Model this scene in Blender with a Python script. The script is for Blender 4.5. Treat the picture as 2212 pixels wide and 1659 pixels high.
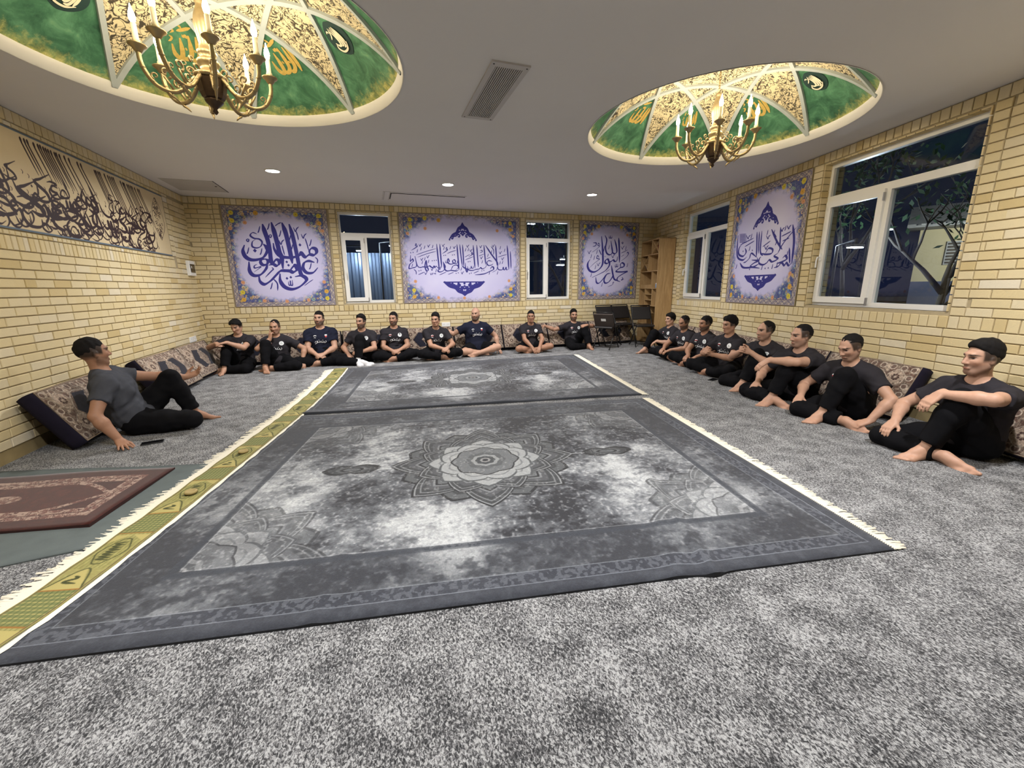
import bpy, bmesh, math, random
import numpy as np
from mathutils import Vector, Matrix
from mathutils.bvhtree import BVHTree
for o in list(bpy.data.objects): bpy.data.objects.remove(o, do_unlink=True)
scene = bpy.context.scene
COL = scene.collection
PI = math.pi
# ------------------------------------------------------------------ camera, world, exposure
CAM = Vector((2.682, -8.342, 1.247))
CR = Vector((0.947448, -0.319713, -0.011224)); CU = Vector((0.082797, 0.211172, 0.973936)); CF = Vector((0.309010, 0.923683, -0.226546))
FPX = 895.83
cam = bpy.data.cameras.new('camera'); cam.sensor_width = 36; cam.lens = FPX/2212*36; cam.clip_start = .05; cam.clip_end = 200
camo = bpy.data.objects.new('camera', cam); COL.objects.link(camo); scene.camera = camo
mw = Matrix((CR, CU, -CF)).transposed().to_4x4(); mw.translation = CAM; camo.matrix_world = mw
def proj(p):
    v = Vector(p)-CAM; d = v.dot(CF)
    return (1106+FPX*v.dot(CR)/d, 829.5-FPX*v.dot(CU)/d, d)
world = bpy.data.worlds.new('night_sky'); scene.world = world; world.use_nodes = True
world.node_tree.nodes['Background'].inputs[0].default_value = (.010, .016, .035, 1)
world.node_tree.nodes['Background'].inputs[1].default_value = .6
vs = scene.view_settings; vs.view_transform = 'Standard'; vs.look = 'None'; vs.gamma = 1; vs.exposure = 0.0; vs.use_curve_mapping = False
DOWNLIGHT_W = 63.0; BULB_W = 4.2
H = 2.718; RX = 8.968; RA = math.radians(13.968); YF = -10.6
SRA, CRA = math.sin(RA), math.cos(RA)
DOMES = [(1.83, -4.83), (5.98, -4.76)]; DOME_R = 1.215; DOME_Z = H+.055; DOME_RISE = .575
DOWNLIGHTS = [(1.66, -1.98), (3.90, -1.87), (6.28, -1.83), (1.7, -6.75), (3.9, -6.9), (5.92, -7.15)]  # fourth and fifth are added out of view, assumed from the grid
# ------------------------------------------------------------------ helpers
def link(o):
    COL.objects.link(o); return o
def tag(o, label=None, cat=None, group=None, kind=None):
    if label: o['label'] = label
    if cat: o['category'] = cat
    if group: o['group'] = group
    if kind: o['kind'] = kind
    return o
def empty(name, loc=(0,0,0), rz=0.0):
    o = bpy.data.objects.new(name, None); o.location = loc; o.rotation_euler = (0,0,rz); o.empty_display_size = .1
    return link(o)
class MB:
    """collects geometry in plain lists"""
    def __init__(s): s.v = []; s.f = []; s.m = []
    def add(s, vs, fs, mi=0):
        n = len(s.v); s.v += [tuple(p) for p in vs]; s.f += [tuple(i+n for i in f) for f in fs]; s.m += [mi]*len(fs); return s
    def box(s, a, b, mi=0, M=None):
        (x0,y0,z0),(x1,y1,z1) = a,b
        c = [(x0,y0,z0),(x1,y0,z0),(x1,y1,z0),(x0,y1,z0),(x0,y0,z1),(x1,y0,z1),(x1,y1,z1),(x0,y1,z1)]
        if M is not None: c = [tuple(M @ Vector(p)) for p in c]
        fs = [(3,2,1,0),(4,5,6,7),(0,1,5,4),(1,2,6,5),(2,3,7,6),(3,0,4,7)]
        if M is not None and M.to_3x3().determinant() < 0: fs = [f[::-1] for f in fs]
        return s.add(c, fs, mi)
    def tube(s, pts, r, n=8, mi=0, closed=False, caps=True):
        pts = [Vector(p) for p in pts]; k = len(pts)
        rr = r if isinstance(r,(list,tuple)) else [r]*k
        up = None; rings = []
        for i in range(k):
            if closed: t = pts[(i+1)%k]-pts[i-1]
            else: t = pts[min(i+1,k-1)]-pts[max(i-1,0)]
            if t.length < 1e-9: t = Vector((0,0,1))
            t.normalize()
            if up is None:
                up = Vector((0,0,1)) if abs(t.z) < .9 else Vector((1,0,0))
            a = t.cross(up)
            if a.length < 1e-6: a = t.cross(Vector((1,.3,.2)))
            a.normalize(); b = a.cross(t); up = b
            rings.append([pts[i]+(a*math.cos(q)+b*math.sin(q))*rr[i] for q in [2*PI*j/n for j in range(n)]])
        vs = [p for R in rings for p in R]; fs = []
        for i in range(k if closed else k-1):
            i2 = (i+1)%k
            for j in range(n): fs.append((i*n+j, i*n+(j+1)%n, i2*n+(j+1)%n, i2*n+j))
        if caps and not closed: fs += [tuple(range(n))[::-1], tuple((k-1)*n+j for j in range(n))]
        return s.add(vs, fs, mi)
    def lathe(s, prof, n=20, mi=0, c=(0,0,0)):
        vs = []; fs = []; k = len(prof)
        for r,z in prof: vs += [(c[0]+r*math.cos(2*PI*j/n), c[1]+r*math.sin(2*PI*j/n), c[2]+z) for j in range(n)]
        for i in range(k-1):
            for j in range(n): fs.append((i*n+j, i*n+(j+1)%n, (i+1)*n+(j+1)%n, (i+1)*n+j))
        if prof[0][0] > 1e-5: fs.append(tuple(range(n))[::-1])
        if prof[-1][0] > 1e-5: fs.append(tuple((k-1)*n+j for j in range(n)))
        return s.add(vs, fs, mi)
    def mesh(s, name, mats, smooth=False):
        me = bpy.data.meshes.new(name); me.from_pydata(s.v, [], s.f)
        for m in (mats if isinstance(mats,(list,tuple)) else [mats]): me.materials.append(m)
        if any(s.m): me.polygons.foreach_set('material_index', s.m)
        if smooth: me.polygons.foreach_set('use_smooth', [True]*len(me.polygons))
        me.update(); return me
    def build(s, name, mats, parent=None, smooth=False, bevel=0):
        o = link(bpy.data.objects.new(name, s.mesh(name, mats, smooth)))
        if parent: o.parent = parent
        if bevel:
            b = o.modifiers.new('bevel','BEVEL'); b.width = bevel; b.segments = 2; b.limit_method = 'ANGLE'
        return o
def copy_tree(o, parent=None):
    c = link(o.copy()); c.parent = parent
    if parent: c.matrix_parent_inverse = o.matrix_parent_inverse.copy()
    for ch in o.children: copy_tree(ch, c)
    return c
# ------------------------------------------------------------------ materials
def srgb(r,g,b):
    f = lambda c: (c/255/12.92 if c/255 <= .04045 else ((c/255+.055)/1.055)**2.4)
    return (f(r),f(g),f(b),1)
class NT:
    def __init__(s, name):
        s.mat = bpy.data.materials.new(name); s.mat.use_nodes = True; s.t = s.mat.node_tree; s.t.nodes.clear()
        s.out = s.n('ShaderNodeOutputMaterial')
    def n(s, typ, **kw):
        n = s.t.nodes.new(typ)
        for k,v in kw.items():
            if k.startswith('i_'):
                key = k[2:]; key = int(key) if key.isdigit() else key
                if hasattr(v,'is_output') or isinstance(v, bpy.types.NodeSocket): s.t.links.new(v, n.inputs[key])
                else: n.inputs[key].default_value = v
            else: setattr(n, k, v)
        return n
    def l(s, a, b): s.t.links.new(a, b)
    def math(s, op, a, b=None, c=None, clamp=False):
        n = s.n('ShaderNodeMath', operation=op, use_clamp=clamp)
        for i,v in enumerate((a,b,c)):
            if v is None: continue
            if isinstance(v, bpy.types.NodeSocket): s.l(v, n.inputs[i])
            else: n.inputs[i].default_value = v
        return n.outputs[0]
    def mix(s, f, a, b, mode='MIX'):
        n = s.n('ShaderNodeMix', data_type='RGBA', blend_type=mode)
        for i,v in ((0,f),(6,a),(7,b)):
            if isinstance(v, bpy.types.NodeSocket): s.l(v, n.inputs[i])
            else: n.inputs[i].default_value = v
        return n.outputs[2]
    def ramp(s, f, stops, interp='LINEAR'):
        n = s.n('ShaderNodeValToRGB'); s.l(f, n.inputs[0]); e = n.color_ramp.elements; n.color_ramp.interpolation = interp
        while len(e) < len(stops): e.new(.5)
        for q,(p,c) in zip(e, stops): q.position = p; q.color = c
        return n.outputs[0]
    def noise(s, vec, scale, detail=2, rough=.5, dist=0, out=0):
        n = s.n('ShaderNodeTexNoise'); n.inputs['Scale'].default_value = scale; n.inputs['Detail'].default_value = detail
        n.inputs['Roughness'].default_value = rough; n.inputs['Distortion'].default_value = dist
        if vec is not None: s.l(vec, n.inputs['Vector'])
        return n.outputs[out]
    def coord(s, which='Object'): return s.n('ShaderNodeTexCoord').outputs[which]
    def pos(s): return s.n('ShaderNodeNewGeometry').outputs['Position']
    def bsdf(s, color=(.8,.8,.8,1), rough=.5, metal=0, spec=.5, bump=None, bstr=.3, bdist=.01, sheen=0, **kw):
        b = s.n('ShaderNodeBsdfPrincipled')
        for k,v in (('Base Color',color),('Roughness',rough),('Metallic',metal),('Specular IOR Level',spec)):
            if isinstance(v, bpy.types.NodeSocket): s.l(v, b.inputs[k])
            else: b.inputs[k].default_value = v
        if sheen: b.inputs['Sheen Weight'].default_value = sheen
        for k,v in kw.items(): b.inputs[k.replace('_',' ')].default_value = v
        if bump is not None:
            bn = s.n('ShaderNodeBump'); bn.inputs['Strength'].default_value = bstr; bn.inputs['Distance'].default_value = bdist
            s.l(bump, bn.inputs['Height']); s.l(bn.outputs[0], b.inputs['Normal'])
        s.l(b.outputs[0], s.out.inputs[0]); return s.mat
def flat(name, color, rough=.5, metal=0, spec=.5, var=.0, vscale=20, bstr=0, bscale=200):
    t = NT(name); c = color; p = t.coord()
    if var:
        f = t.noise(p, vscale, 3)
        c = t.mix(f, tuple(q*(1-var) for q in color[:3])+(1,), tuple(min(1,q*(1+var)) for q in color[:3])+(1,))
    return t.bsdf(c, rough, metal, spec, bump=t.noise(p, bscale, 2) if bstr else None, bstr=bstr, bdist=.003)
def emis(name, color, strength):
    t = NT(name); e = t.n('ShaderNodeEmission'); e.inputs[0].default_value = color; e.inputs[1].default_value = strength
    t.l(e.outputs[0], t.out.inputs[0]); return t.mat
def img_mat(name, arr, rough=.7, spec=.3, bstr=0, sheen=0):
    """arr: (h,w,3) sRGB 0..1, row 0 at the top; drawn in this script, mapped by the object's UVs"""
    h,w = arr.shape[:2]
    im = bpy.data.images.new(name, w, h, alpha=False)
    px = np.ones((h,w,4), np.float32); px[:,:,:3] = np.clip(arr,0,1)[::-1]
    im.pixels.foreach_set(px.ravel()); im.update(); im.pack()
    t = NT(name); tx = t.n('ShaderNodeTexImage'); tx.image = im; tx.interpolation = 'Linear'; tx.extension = 'EXTEND'
    uv = t.n('ShaderNodeUVMap'); t.l(uv.outputs[0], tx.inputs[0])
    return t.bsdf(tx.outputs[0], rough, 0, spec, bump=t.noise(t.coord(), 260, 2) if bstr else None, bstr=bstr, bdist=.004, sheen=sheen)
def set_uv(me, fn):
    uv = me.uv_layers.new(name='UVMap')
    for lp in me.loops: uv.data[lp.index].uv = fn(me.vertices[lp.vertex_index].co)
M = {}
M['white_pvc'] = flat('white_pvc', srgb(232,230,224), .35)
M['white_plastic'] = flat('white_plastic', srgb(235,235,232), .4)
M['dark_plastic'] = flat('dark_plastic', srgb(28,25,22), .3)
M['black'] = flat('black_enamel', (.012,.012,.013,1), .45)
M['black_metal'] = flat('black_metal', (.018,.017,.017,1), .35, .3)
M['grey_metal'] = flat('grey_metal', (.35,.35,.35,1), .3, .9)
M['plaster'] = flat('ceiling_plaster', (.72,.705,.705,1), .9, spec=.2, var=.03, vscale=1.5)
M['lip'] = flat('dome_lip_plaster', (.74,.72,.66,1), .85, spec=.2, var=.04, vscale=6)
M['brass'] = flat('antique_brass', (.40,.31,.17,1), .42, .8, var=.35, vscale=25)
M['bronze'] = flat('dark_bronze', (.085,.055,.035,1), .4, .7, var=.3, vscale=25)
M['candle'] = flat('cream_candle_sleeve', (.80,.70,.48,1), .5)
M['bulb'] = emis('flame_bulb', (1,.80,.50,1), 60)
M['led'] = emis('downlight_led', (1,.95,.92,1), 40)
M['mortar'] = flat('mortar', (.42,.35,.225,1), .95, spec=.1, var=.12, vscale=30, bstr=.3, bscale=150)
def brick_mat():
    t = NT('yellow_brick'); p = t.pos()
    at = t.n('ShaderNodeAttribute', attribute_name='tone'); oi = t.n('ShaderNodeObjectInfo')
    sep = t.n('ShaderNodeSeparateColor'); t.l(oi.outputs['Color'], sep.inputs[0])
    tone = t.math('ADD', at.outputs['Fac'], sep.outputs[0])
    col = t.ramp(tone, [(0,(.56,.43,.20,1)),(.18,(.63,.50,.26,1)),(.45,(.69,.57,.325,1)),(.78,(.70,.59,.365,1)),(.93,(.71,.62,.43,1)),(1,(.74,.68,.55,1))])
    col = t.mix(t.math('MULTIPLY', t.noise(p, 26, 4, .6), .28), col, (.56,.46,.29,1))
    return t.bsdf(col, .88, 0, .15, bump=t.noise(p, 90, 3), bstr=.25, bdist=.006)
M['brick'] = brick_mat()
def glass_mat():
    t = NT('window_glass'); tr = t.n('ShaderNodeBsdfTransparent'); gl = t.n('ShaderNodeBsdfGlossy'); gl.inputs['Roughness'].default_value = .02
    fr = t.n('ShaderNodeFresnel'); fr.inputs[0].default_value = 1.5
    mx = t.n('ShaderNodeMixShader'); tr.inputs[0].default_value = (.82,.86,.88,1)
    bf = t.n('ShaderNodeNewGeometry').outputs['Backfacing']; t.l(t.math('MULTIPLY', fr.outputs[0], t.math('SUBTRACT', 1, bf)), mx.inputs[0]); t.l(tr.outputs[0], mx.inputs[1]); t.l(gl.outputs[0], mx.inputs[2]); t.l(mx.outputs[0], t.out.inputs[0])
    return t.mat
M['glass'] = glass_mat()
# calligraphy strokes, (pen width, [u,z,u,z,...] in millimetres on each panel)
TR1=[(40,[575,1348,591,1243,619,1103,630,932,628,759,656,716]),(42,[711,1380,735,1233,755,1078,774,905,797,819,794,643]),(42,[872,1379,907,1224,927,1053,941,879,951,732]),(38,[978,1361,1002,1227,1023,1055,1041,851,1053,659,1068,540,1118,487]),(34,[1247,883,1246,942,1293,984,1348,970,1356,914,1308,869,1239,875,1164,835,1109,903,1076,859,955,823,819,831,744,876,701,962,698,1048]),(36,[261,1011,230,926,250,834,321,782,426,783,524,827,593,932,584,989,550,1031]),(16,[467,1198,411,1216,370,1170,419,1126,495,1114,531,1066,500,998,437,972,376,996,388,1070,436,1106]),(30,[546,794,492,787,466,743,494,697,555,708,580,766,546,794]),(34,[569,715,531,628,440,537,338,523,285,595,293,742]),(14,[409,707,366,682,368,645,460,664,346,577]),(30,[586,693,655,708,699,684,744,716,742,775,698,781,656,716]),(36,[411,519,418,423,479,376,580,434,673,525,750,596,832,602,900,596,946,577,1011,622,988,691,934,647,900,596]),(32,[1298,747,1213,767,1139,734,1112,644,1160,570,1262,570,1349,653]),(36,[737,547,729,429,785,328,892,288,1015,326,1124,416,1140,472,1072,517,972,502]),(16,[1252,452,1179,404,1097,344]),(18,[757,1330,804,1365,858,1392]),(12,[625,467,676,385,668,270]),(10,[1326,832,1359,788,1347,728]),(10,[1092,1114,1086,1186,1071,1257]),(10,[1235,942,1217,1059,1199,1145]),(10,[847,863,834,950,826,1022]),(9,[670,1196,649,1167,668,1144,685,1175,670,1196]),(9,[327,1117,305,1093,324,1071,340,1099,327,1117]),(10,[852,421,856,361,879,361,883,428,886,361,911,360,917,443]),(10,[625,657,645,628,615,599,507,493]),(-40,[406,929]),(-34,[1106,1034]),(-30,[866,749]),(-30,[887,694]),(-30,[837,473]),(-30,[899,492]),(9,[1036,1319,1061,1251,1083,1295,1120,1330]),(9,[1145,1215,1170,1146,1192,1190,1229,1226]),(9,[788,1105,812,1037,833,1081,870,1116]),(9,[531,1322,506,1248,488,1216]),(9,[678,1375,653,1301,634,1269]),(9,[841,1268,816,1193,797,1161]),(9,[984,1208,960,1132,941,1100]),(9,[997,1050,973,974,953,941]),(9,[323,980,299,906,280,874]),(9,[517,970,493,894,474,862]),(9,[1297,1130,1272,1052,1253,1019]),(9,[1253,738,1229,660,1209,626]),(9,[602,404,577,326,558,293])]
TR2=[(24,[674,1096,685,883,696,679,678,655]),(24,[734,1098,740,884,749,674]),(24,[1065,1095,1075,869,1088,628]),(20,[1119,1099,1136,889,1155,695]),(22,[1174,1094,1181,889,1185,686]),(24,[1387,1088,1397,873,1410,658]),(22,[1458,1094,1468,874,1480,677]),(22,[1603,1096,1618,895,1632,726]),(24,[1844,1094,1856,898,1867,713]),(26,[2087,1094,2104,871,2116,640]),(20,[2151,987,2160,803,2163,653]),(24,[1637,1090,1754,925,1868,776,1883,694]),(14,[1749,1076,1802,998,1795,911]),(20,[2116,640,2068,627,2056,675,2034,630,2007,633,1997,674,1975,627,1895,633,1877,703]),(14,[1879,703,1854,625,1761,574]),(26,[1726,639,1753,681,1790,674,1789,630,1725,600,1619,554,1515,535,1409,527]),(20,[1763,788,1693,801,1654,760,1686,710,1757,720,1786,744]),(20,[1653,724,1622,671,1559,642,1524,668,1497,642,1425,632,1373,614,1302,616,1264,643,1259,691]),(14,[1381,701,1374,655,1344,657,1333,691,1323,651,1283,654]),(22,[1218,755,1220,643,1245,583,1256,628,1197,660,1148,695]),(22,[1088,628,1031,602,930,612,851,602,806,640,781,773]),(20,[925,612,974,697,1054,711,1074,661,1010,612]),(22,[781,773,817,679,778,606,708,583,676,613,743,698]),(20,[1057,792,1063,754,1017,744,976,755,970,795,1001,814,1022,775,976,738,906,734,864,773,881,830,898,774,834,754,831,792]),(22,[678,655,641,692,620,664,601,692,580,661,544,676,516,696,470,685,457,789,430,687,456,601,488,622,469,667,392,676,344,666,291,695,253,869]),(22,[253,869,272,695,198,658,132,647,151,722,215,776,203,818,164,777,173,886]),(9,[278,894,465,958,658,1014]),(9,[306,853,481,917,655,964]),(9,[866,925,946,959,1047,988]),(8,[1210,864,1317,917]),(9,[1218,812,1382,875]),(8,[1494,887,1600,925]),(8,[1647,835,1734,869]),(9,[1889,872,2077,927]),(9,[1379,558,1488,605]),(10,[296,531,416,582]),(10,[698,526,832,582]),(9,[866,536,980,577]),(12,[307,1056,288,1094,274,1059,309,1049,262,1014,193,975]),(12,[882,1006,860,1036,852,1004,879,997,839,964,774,923]),(12,[1375,932,1356,956,1349,927,1375,922,1290,870]),(14,[1518,984,1557,997,1564,966,1517,949]),(12,[218,632,256,592,257,536]),(8,[524,566,536,528,552,566]),(8,[567,561,567,527]),(8,[567,561,588,557]),(8,[605,561,602,547,625,561,623,528]),(-24,[178,931]),(-24,[225,937]),(-24,[574,790]),(-24,[613,795]),(-24,[652,800]),(-24,[801,889]),(-24,[835,894]),(-24,[968,901]),(-24,[1007,906]),(-24,[1277,777]),(-24,[1313,782]),(-24,[312,603]),(-24,[350,612]),(-24,[1027,556]),(-24,[1068,566]),(-24,[1294,552]),(-24,[1330,561]),(-24,[1548,605]),(-24,[1590,615]),(9,[338,1091,357,1049,369,1076,392,1097]),(9,[496,1080,516,1038,528,1065,551,1087]),(9,[774,1095,794,1053,806,1080,830,1101]),(9,[986,1062,1007,1020,1019,1047,1043,1069]),(9,[1249,1091,1271,1048,1283,1075,1308,1097]),(9,[1312,1012,1333,969,1346,996,1370,1018]),(9,[1512,1086,1534,1043,1547,1071,1571,1093]),(9,[1769,1106,1792,1062,1805,1090,1830,1112]),(9,[1913,979,1937,934,1950,962,1975,985]),(9,[355,836,374,794,387,821,410,842]),(9,[471,884,490,841,503,868,526,890]),(9,[1521,877,1543,833,1556,861,1580,884]),(9,[1959,863,1982,818,1995,847,2020,869]),(9,[539,653,559,610,571,637,595,659]),(9,[689,668,709,624,722,651,746,673]),(9,[1125,588,1146,544,1159,572,1183,594]),(9,[415,578,435,535,448,562,471,584]),(9,[452,1065,440,1024,430,1006]),(9,[604,1082,593,1040,582,1022]),(9,[312,999,301,958,290,940]),(9,[941,1065,929,1023,919,1005]),(9,[1241,1034,1229,991,1219,972]),(9,[2040,1038,2029,994,2018,975]),(9,[1951,1085,1940,1041,1929,1022]),(9,[1691,936,1680,893,1669,874]),(9,[1766,1005,1755,961,1744,942]),(9,[444,855,433,813,422,795]),(9,[385,1037,373,995,363,977]),(9,[819,1054,807,1012,797,993]),(9,[1296,1039,1285,996,1274,978]),(9,[393,790,382,748,371,730]),(9,[513,810,501,768,491,750]),(9,[1569,810,1558,766,1547,748]),(9,[1940,794,1929,750,1918,730]),(9,[1993,804,1982,760,1972,741]),(9,[202,734,191,692,180,674]),(9,[1142,673,1130,630,1120,611]),(9,[648,643,636,601,626,582]),(9,[1714,598,1703,553,1692,534]),(9,[1883,598,1872,553,1861,534])]
TR3=[(34,[957,1302,981,1103,1004,794]),(28,[857,1269,902,1144,924,1017,866,972,814,1005]),(28,[765,1235,796,1099,811,994,747,949,670,987,637,1097,660,1253,616,1346]),(38,[530,1323,557,1137,578,928,579,759,509,652,387,586,274,607,216,688,219,777,268,846]),(14,[619,1138,588,1001]),(16,[480,1052,540,943]),(32,[946,911,934,825,881,812,844,840,792,811,741,802,707,857,651,833,639,780,692,765,744,792,745,717,661,618,538,554,329,468]),(30,[1036,686,1032,751,1075,783,1127,751,1113,697,1030,675,930,597,1074,586,1210,594,1102,542,979,468,967,403,1040,375]),(30,[967,397,887,434,846,545,802,722]),(30,[850,534,834,469,749,369,661,348,630,415,691,529,781,558]),(28,[781,558,690,534,594,424,509,349,445,360,422,470]),(16,[1032,987,1126,1025,1204,1064]),(14,[1042,912,1117,956]),(16,[663,577,762,642]),(16,[1181,978,1199,1010,1226,984,1197,930,1122,870,1041,821]),(14,[501,1136,462,1187,445,1145,483,1117,370,1029,304,995]),(20,[329,1189,403,1188,393,1134,324,1114]),(16,[487,885,448,931,431,871,494,851,379,773,254,667]),(12,[716,1343,718,1302,745,1299,747,1341,753,1299,786,1303,784,1350]),(12,[895,739,902,691,928,702,925,750,935,702,966,702,961,756]),(14,[891,360,865,365,860,332,829,300,735,268]),(10,[1057,1226,1039,1204,1066,1187,1074,1212,1057,1226]),(12,[1080,468,1114,441,1070,408,1141,429]),(9,[202,1027,240,965,257,1004,293,1036]),(9,[432,779,472,715,489,755,525,787]),(9,[1020,1135,1062,1072,1079,1112,1116,1145]),(9,[788,952,829,888,846,928,883,961]),(9,[377,928,364,865,349,839]),(9,[415,734,402,671,387,644]),(9,[1222,782,1210,717,1195,689]),(9,[316,569,303,506,288,479]),(9,[734,1153,721,1091,707,1064]),(9,[302,958,289,896,274,869]),(9,[594,364,580,300,565,272]),(9,[1162,1141,1149,1077,1134,1050]),(9,[440,1054,427,992,412,965]),(-22,[635,913])]
TR4=[(22,[154,1019,171,771,221,679,342,644,426,682]),(20,[603,1015,632,840,652,667]),(18,[655,1013,690,716]),(18,[710,1015,726,746,790,676]),(20,[912,1012,1041,849,1166,730]),(18,[1085,1016,1104,879,1119,742]),(26,[1307,1016,1365,815,1378,546]),(20,[1372,975,1181,811,1091,683]),(20,[1298,734,1342,542]),(20,[1378,546,1329,513,1279,551,1247,517,1191,554,1127,510,1056,499]),(22,[1197,614,1244,643,1278,599,1189,566,1098,552]),(20,[1091,683,1030,653,1108,613,1003,579,940,609,893,571,814,549,726,580,734,648]),(20,[844,707,895,766,981,744,967,692,847,689,764,708]),(20,[558,630,710,610,620,586,546,538,751,505]),(22,[728,569,630,534,500,524,361,536,279,601]),(22,[298,902,214,824,225,736,336,700,399,753,368,810]),(18,[652,667,528,729,497,664,421,614,361,603]),(9,[240,875,543,941]),(9,[352,837,566,899]),(9,[767,798,915,862]),(9,[1125,898,1292,940]),(9,[1155,835,1273,862]),(10,[1026,900,969,955]),(5,[187,1034,352,1022]),(5,[191,1014,355,1003]),(5,[195,994,359,983]),(5,[198,974,363,964]),(5,[202,954,366,944]),(5,[206,934,370,925]),(5,[209,914,373,906]),(5,[198,1038,219,901]),(5,[230,1034,250,897]),(5,[261,1030,281,894]),(5,[292,1027,312,891]),(5,[322,1023,342,888]),(5,[352,1019,373,885]),(-20,[874,497]),(-20,[938,500]),(-20,[527,498]),(-20,[322,773]),(-20,[543,768]),(9,[362,999,412,945,427,974,463,993]),(9,[813,947,858,896,870,923,901,942]),(9,[1201,1025,1240,978,1251,1002,1278,1020]),(9,[1081,1012,1122,963,1133,989,1161,1006]),(9,[800,808,845,758,858,786,889,805]),(9,[664,663,711,612,724,641,757,663]),(9,[493,1007,485,961,472,942]),(9,[839,1015,833,972,822,954]),(9,[975,998,969,955,959,938]),(9,[1184,1024,1179,983,1169,967]),(9,[1039,856,1033,813,1023,796]),(9,[482,834,474,788,461,768]),(9,[203,591,193,541,179,520]),(9,[810,545,803,500,791,481]),(9,[1023,547,1018,503,1007,485]),(9,[1112,567,1107,524,1096,506]),(9,[1280,700,1275,659,1266,642])]
TR5=[(18,[2598,772,2592,732,2479,507]),(18,[2554,774,2548,733,2432,505]),(18,[2520,775,2514,734,2395,504]),(18,[2446,775,2440,733,2315,499]),(18,[2394,778,2388,736,2259,498]),(18,[2365,780,2358,737,2226,497]),(18,[2329,775,2322,732,2187,490]),(18,[2299,774,2292,730,2155,486]),(18,[2269,772,2261,728,2122,482]),(18,[2233,772,2226,728,2083,479]),(18,[2185,772,2177,728,2030,476]),(18,[2160,774,2152,729,2003,476]),(18,[2119,772,2111,727,1958,471]),(18,[2049,778,2040,732,1882,472]),(18,[1985,774,1976,727,1811,462]),(18,[1857,774,1847,726,1670,453]),(18,[1804,773,1794,725,1612,449]),(20,[1576,765,1566,724,1403,414]),(20,[1549,768,1539,726,1374,414]),(20,[1511,768,1502,725,1332,412]),(20,[1480,770,1470,727,1298,412]),(20,[1394,772,1383,729,1204,407]),(20,[1329,771,1318,727,1132,401]),(20,[1289,769,1277,725,1088,396]),(20,[1251,772,1239,728,1047,396]),(20,[1217,777,1205,732,1010,399]),(20,[1073,770,1060,724,850,380]),(20,[1023,767,1010,720,795,372]),(20,[994,767,981,720,763,371]),(20,[930,766,916,719,692,365]),(20,[893,768,879,720,652,364]),(20,[851,768,837,720,605,361]),(20,[815,767,800,718,564,356]),(20,[753,765,738,716,496,349]),(20,[682,767,666,718,416,346]),(20,[643,766,627,716,373,342])]
TR6=[(8,[250,750,356,623,402,482,385,350,292,245,250,190]),(8,[250,750,166,677,104,549,81,425,128,327,250,190])]
# ------------------------------------------------------------------ wall frames: u along wall, z up, d into the room
class Frame:
    def __init__(s, o, u, n): s.o = Vector(o); s.u = Vector(u); s.n = Vector(n); s.M = Matrix((s.u, Vector((0,0,1)), s.n)).transposed().to_4x4(); s.M.translation = s.o
    def P(s, u, z, d=0): return s.o+s.u*u+Vector((0,0,z))+s.n*d
FB = Frame((0,0,0), (1,0,0), (0,-1,0))
FL = Frame((0,0,0), (0,-1,0), (1,0,0))
FR = Frame((RX,0,0), (-SRA,-CRA,0), (-CRA,SRA,0))
XF = RX+YF*math.tan(RA)
FF = Frame((XF,YF,0), (-1,0,0), (0,1,0))
LENR = -YF/CRA
WIN = {1:(FB,2.255,3.175,.995,2.60), 2:(FB,5.80,6.845,.995,2.60), 3:(FR,1.33,2.80,.998,2.60), 4:(FR,4.66,6.275,.998,2.60)}
POST = {1:(FB,.515,2.10), 2:(FB,3.311,5.664), 3:(FB,7.015,8.48), 4:(FR,2.965,4.49)}
PZ0, PZ1 = .974, 2.607
Z_S0, Z_S1 = .856, .966            # sill soldier band
Z_T0 = 2.612                       # soldier band under the ceiling
PITCH = .0741; GAP = .009
def wall(name, fr, length, holes, thick=.24):
    us = sorted({-.24 if name != 'wall_left' else 0, length+.1} | {h[0] for h in holes} | {h[1] for h in holes})
    zs = sorted({-.05, H+.02} | {h[2] for h in holes} | {h[3] for h in holes})
    m = MB()
    for i in range(len(us)-1):
        for j in range(len(zs)-1):
            uc, zc = (us[i]+us[i+1])/2, (zs[j]+zs[j+1])/2
            if any(h[0] < uc < h[1] and h[2] < zc < h[3] for h in holes): continue
            m.box((us[i],zs[j],-thick),(us[i+1],zs[j+1],0), 0, fr.M)
    o = m.build(name, M['mortar']); tag(o, kind='structure'); return o
W_B = wall('wall_back', FB, RX, [w[1:] for w in WIN.values() if w[0] is FB])
W_L = wall('wall_left', FL, -YF, [])
W_R = wall('wall_right', FR, LENR, [w[1:] for w in WIN.values() if w[0] is FR])
W_F = wall('wall_front', FF, XF, [])
for o,l in ((W_B,'pale yellow brick back wall with two windows and three calligraphy posters'),(W_L,'pale yellow brick left wall under the long cream calligraphy panel'),(W_R,'pale yellow brick right wall with two white windows'),(W_F,'plain wall behind the photographer')): o['label'] = l
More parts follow.
